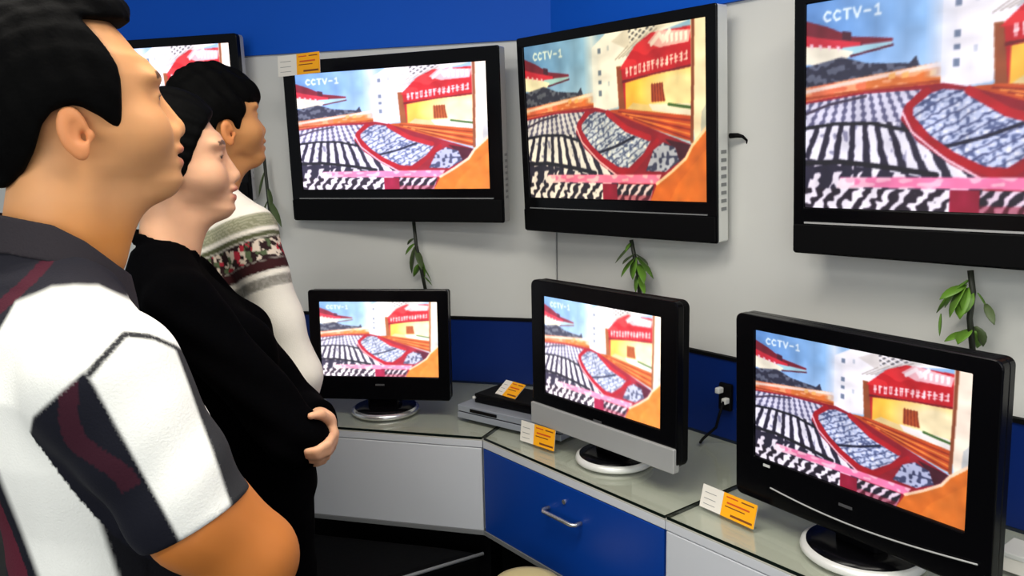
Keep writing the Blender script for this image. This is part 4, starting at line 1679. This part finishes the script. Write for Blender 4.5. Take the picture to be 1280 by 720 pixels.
vine('leafy green plant hanging under the large wall television at right', CX, nR, [(1213, 338), (1216, 365), (1212, 398), (1216, 440)],
     [(1211, 350, 1170, 390, .022), (1209, 352, 1178, 382, .03), (1208, 356, 1186, 396, .03), (1209, 360, 1201, 400, .034), (1212, 362, 1206, 392, .026), (1206, 358, 1174, 372, .022),
      (1232, 380, 1243, 405, .016), (1222, 366, 1234, 384, .008), (1218, 408, 1231, 432, .03), (1213, 412, 1197, 430, .03), (1216, 414, 1221, 436, .03), (1208, 416, 1180, 426, .02),
      (1176, 392, 1174, 420, .006)], M['leaf'], .07)


def price_tag(label, BL, BR, H, lean, split=.40, foot=True):
    """folded card: pale panel at left, orange panel with print at right, on a clear foot"""
    BL, BR = np.array(BL), np.array(BR)
    d = BR - BL
    W = float(np.linalg.norm(d))
    root = empty('price_tag', BL, math.atan2(d[1], d[0]), label, 'price tag', 'orange price tags')
    T = Matrix.Rotation(-lean, 4, 'X')
    th = .0012
    def pan(name, x0, x1, z0, z1, y0, y1, mt):
        bm = bmesh.new()
        add_box(bm, x0, x1, y0, y1, z0, z1)
        return apply(bm_obj(name, bm, mt, root), T)
    pan('pale_panel', 0, W * split, .002, H, 0, th, M['card'])
    pan('orange_panel', W * split + .0003, W, .002, H, -.0004, th, M['orange'])
    pan('backing_card', 0, W, .002, H * .97, th + .0002, th * 2, M['card'])
    for z, a, b, h in ((.84, .1, .45, .05), (.84, .55, .92, .05), (.60, .14, .82, .07), (.46, .10, .70, .04), (.14, .30, .95, .085)):
        pan('print_line', W * (split + (1 - split) * a), W * (split + (1 - split) * b), H * z, H * (z + h), -.0008, -.0003, M['ink'] if z < .5 or a > .5 else M['red_ink'])
    for z in (.70, .45, .22):
        pan('print_line', W * .06, W * split * .7, H * z, H * (z + .02), -.0004, .0002, M['grey_edge'])
    if foot:
        bm = bmesh.new()
        add_box(bm, 0, W, -.004, .014, 0, .002)
        bm_obj('clear_foot', bm, M['glass'], root)
    return root


price_tag('orange price tag standing before the silver barred monitor', on_plane(650, 551, .7405), on_plane(692, 565, .7405), .058, .12)
price_tag('orange price tag standing before the largest counter monitor', on_plane(874, 633, .7405), on_plane(941, 663, .7405), .052, .25)

# player box, black box and tag in the corner
a, b = on_plane(572, 523, .7408), on_plane(664, 545, .7408)
ang = math.atan2(b[1] - a[1], b[0] - a[0])
Wp = float(np.linalg.norm(b - a)) + .10
root = empty('disc_player', a, ang, 'silver grey disc player box in the counter corner', 'player')
box('lower_case', (0, Wp, 0, .19, .004, .022), M['steel'], root, .002)
box('upper_case', (.0, Wp, .002, .19, .0245, .044), M['steel'], root, .002)
box('dark_seam', (.003, Wp - .003, .004, .186, .022, .0245), M['black'], root, 0)
box('display_strip', (.05, .15, -.001, .003, .029, .038), M['black_gloss'], root, 0)
for k in range(4):
    box('foot', (.01 + (Wp - .04) * (k % 2), .03 + (Wp - .04) * (k % 2), .02 + .13 * (k // 2), .04 + .13 * (k // 2), 0, .004), M['black'], root, 0)
ca, sa = math.cos(ang), math.sin(ang)
L2 = lambda x, y, z: np.array([a[0] + ca * x - sa * y, a[1] + sa * x + ca * y, a[2] + z])
root = empty('receiver_box', L2(.03, .045, .0442), ang, 'small black box lying on the silver disc player', 'box')
box('case', (0, Wp - .04, 0, .13, 0, .028), M['black'], root, .003)
box('front_panel', (.004, Wp - .044, -.002, .001, .003, .025), M['black_gloss'], root, .001)
bm = bmesh.new()
tube(bm, [(.004, -.002, .016), (.004, -.010, .018)], .0045, 12)
bm_obj('pale_knob', bm, M['paper'], root, smooth=True)
pa = L2(.085, .075, .0725)
price_tag('orange price tag leaning on the small black box in the corner', pa, L2(.085 + .085, .06, .0725), .058, .95, .36, False)
# the tag taped over the corner of the left television
c0, c1 = at(348, 97, 2.585), at(400, 97, 2.485)
price_tag('orange price tag taped over the top left television corner', c0, c1, .066, .03, .46, False)

# plugs between the two right monitors
pw = on_face(909, 492, CX + nR * .016, nR)
angR = math.atan2(tR[1], tR[0])
root = empty('power_plug', pw, angR, 'white plugs on a black cable beside the largest monitor', 'plug')
box('socket', (-.02, .02, -.012, 0, -.045, .03), M['black'], root, .003)
box('plug', (-.016, -.002, -.034, -.012, .004, .020), M['paper'], root, .003)
box('plug', (.004, .018, -.032, -.012, -.022, -.006), M['paper'], root, .003)
bm = bmesh.new()
tube(bm, [(.011, -.03, -.014), (.012, -.05, -.05), (.0, -.045, (.748 - pw[2]) * .7), (-.03, -.06, .749 - pw[2]), (-.02, -.085, .746 - pw[2])], .004, 8)
bm_obj('cable', bm, M['black'], root, smooth=True)
# white carton at the right end of the counter
wb = on_plane(1262, 716, .7405)
root = empty('small_carton', wb, angR, 'small white carton on counter at lower right corner', 'carton')
box('carton_body', (-.02, .10, 0, .07, 0, .028), M['card'], root, .002)
box('carton_lid', (-.022, .102, -.002, .072, .0282, .038), M['paper'], root, .002)

# low black bench and a beige stool in front of the counter
ZBn = .43
e0, e1 = on_plane(602, 690, ZBn)[:2], on_plane(512, 717, ZBn)[:2]
dr = unit(e1 - e0)
left = np.array([dr[1], -dr[0]])
if left @ np.array([-1, 0]) < 0: left = -left
q = [e0 - dr * .005, e0 + dr * .45, KC + tL * .62 + nL * .05, KC + tL * .10 + nL * .05]
ctr = sum(q) / 4
root = empty('padded_bench', (*ctr, 0), 0, 'low black padded bench with pale piping before the white cabinet', 'bench')
bm = bmesh.new()
prism(bm, [p - ctr for p in q], .30, ZBn)
bm_obj('seat_pad', bm, M['leather'], root, smooth=False, bevel=.02, seg=3)
bm = bmesh.new()
tube(bm, [(*(q[0] - ctr), ZBn - .006), (*(q[1] - ctr), ZBn - .006)], .005, 8)
bm_obj('piping', bm, M['grey_edge'], root, smooth=True)
for p in q:
    c = (p - ctr) * .85
    bm = bmesh.new()
    tube(bm, [(*c, 0), (*c, .30)], .02, 12)
    bm_obj('leg', bm, M['black'], root, smooth=True)
sc_ = on_plane(659, 730, .52)
root = empty('round_stool', (sc_[0], sc_[1], 0), 0, 'round beige stool seat at the bottom edge below the blue drawer', 'stool')
bm = bmesh.new()
lathe(bm, [(.065, .475), (.08, .485), (.084, .505), (.079, .522), (.055, .530), (.02, .532)], 40)
bm_obj('seat', bm, M['beige'], root, smooth=True)
bm = bmesh.new()
lathe(bm, [(.022, .03), (.022, .475)], 16)
bm_obj('post', bm, M['black'], root, smooth=True)
bm = bmesh.new()
lathe(bm, [(.13, 0), (.13, .012), (.03, .03)], 32)
bm_obj('base', bm, M['black'], root, smooth=True)
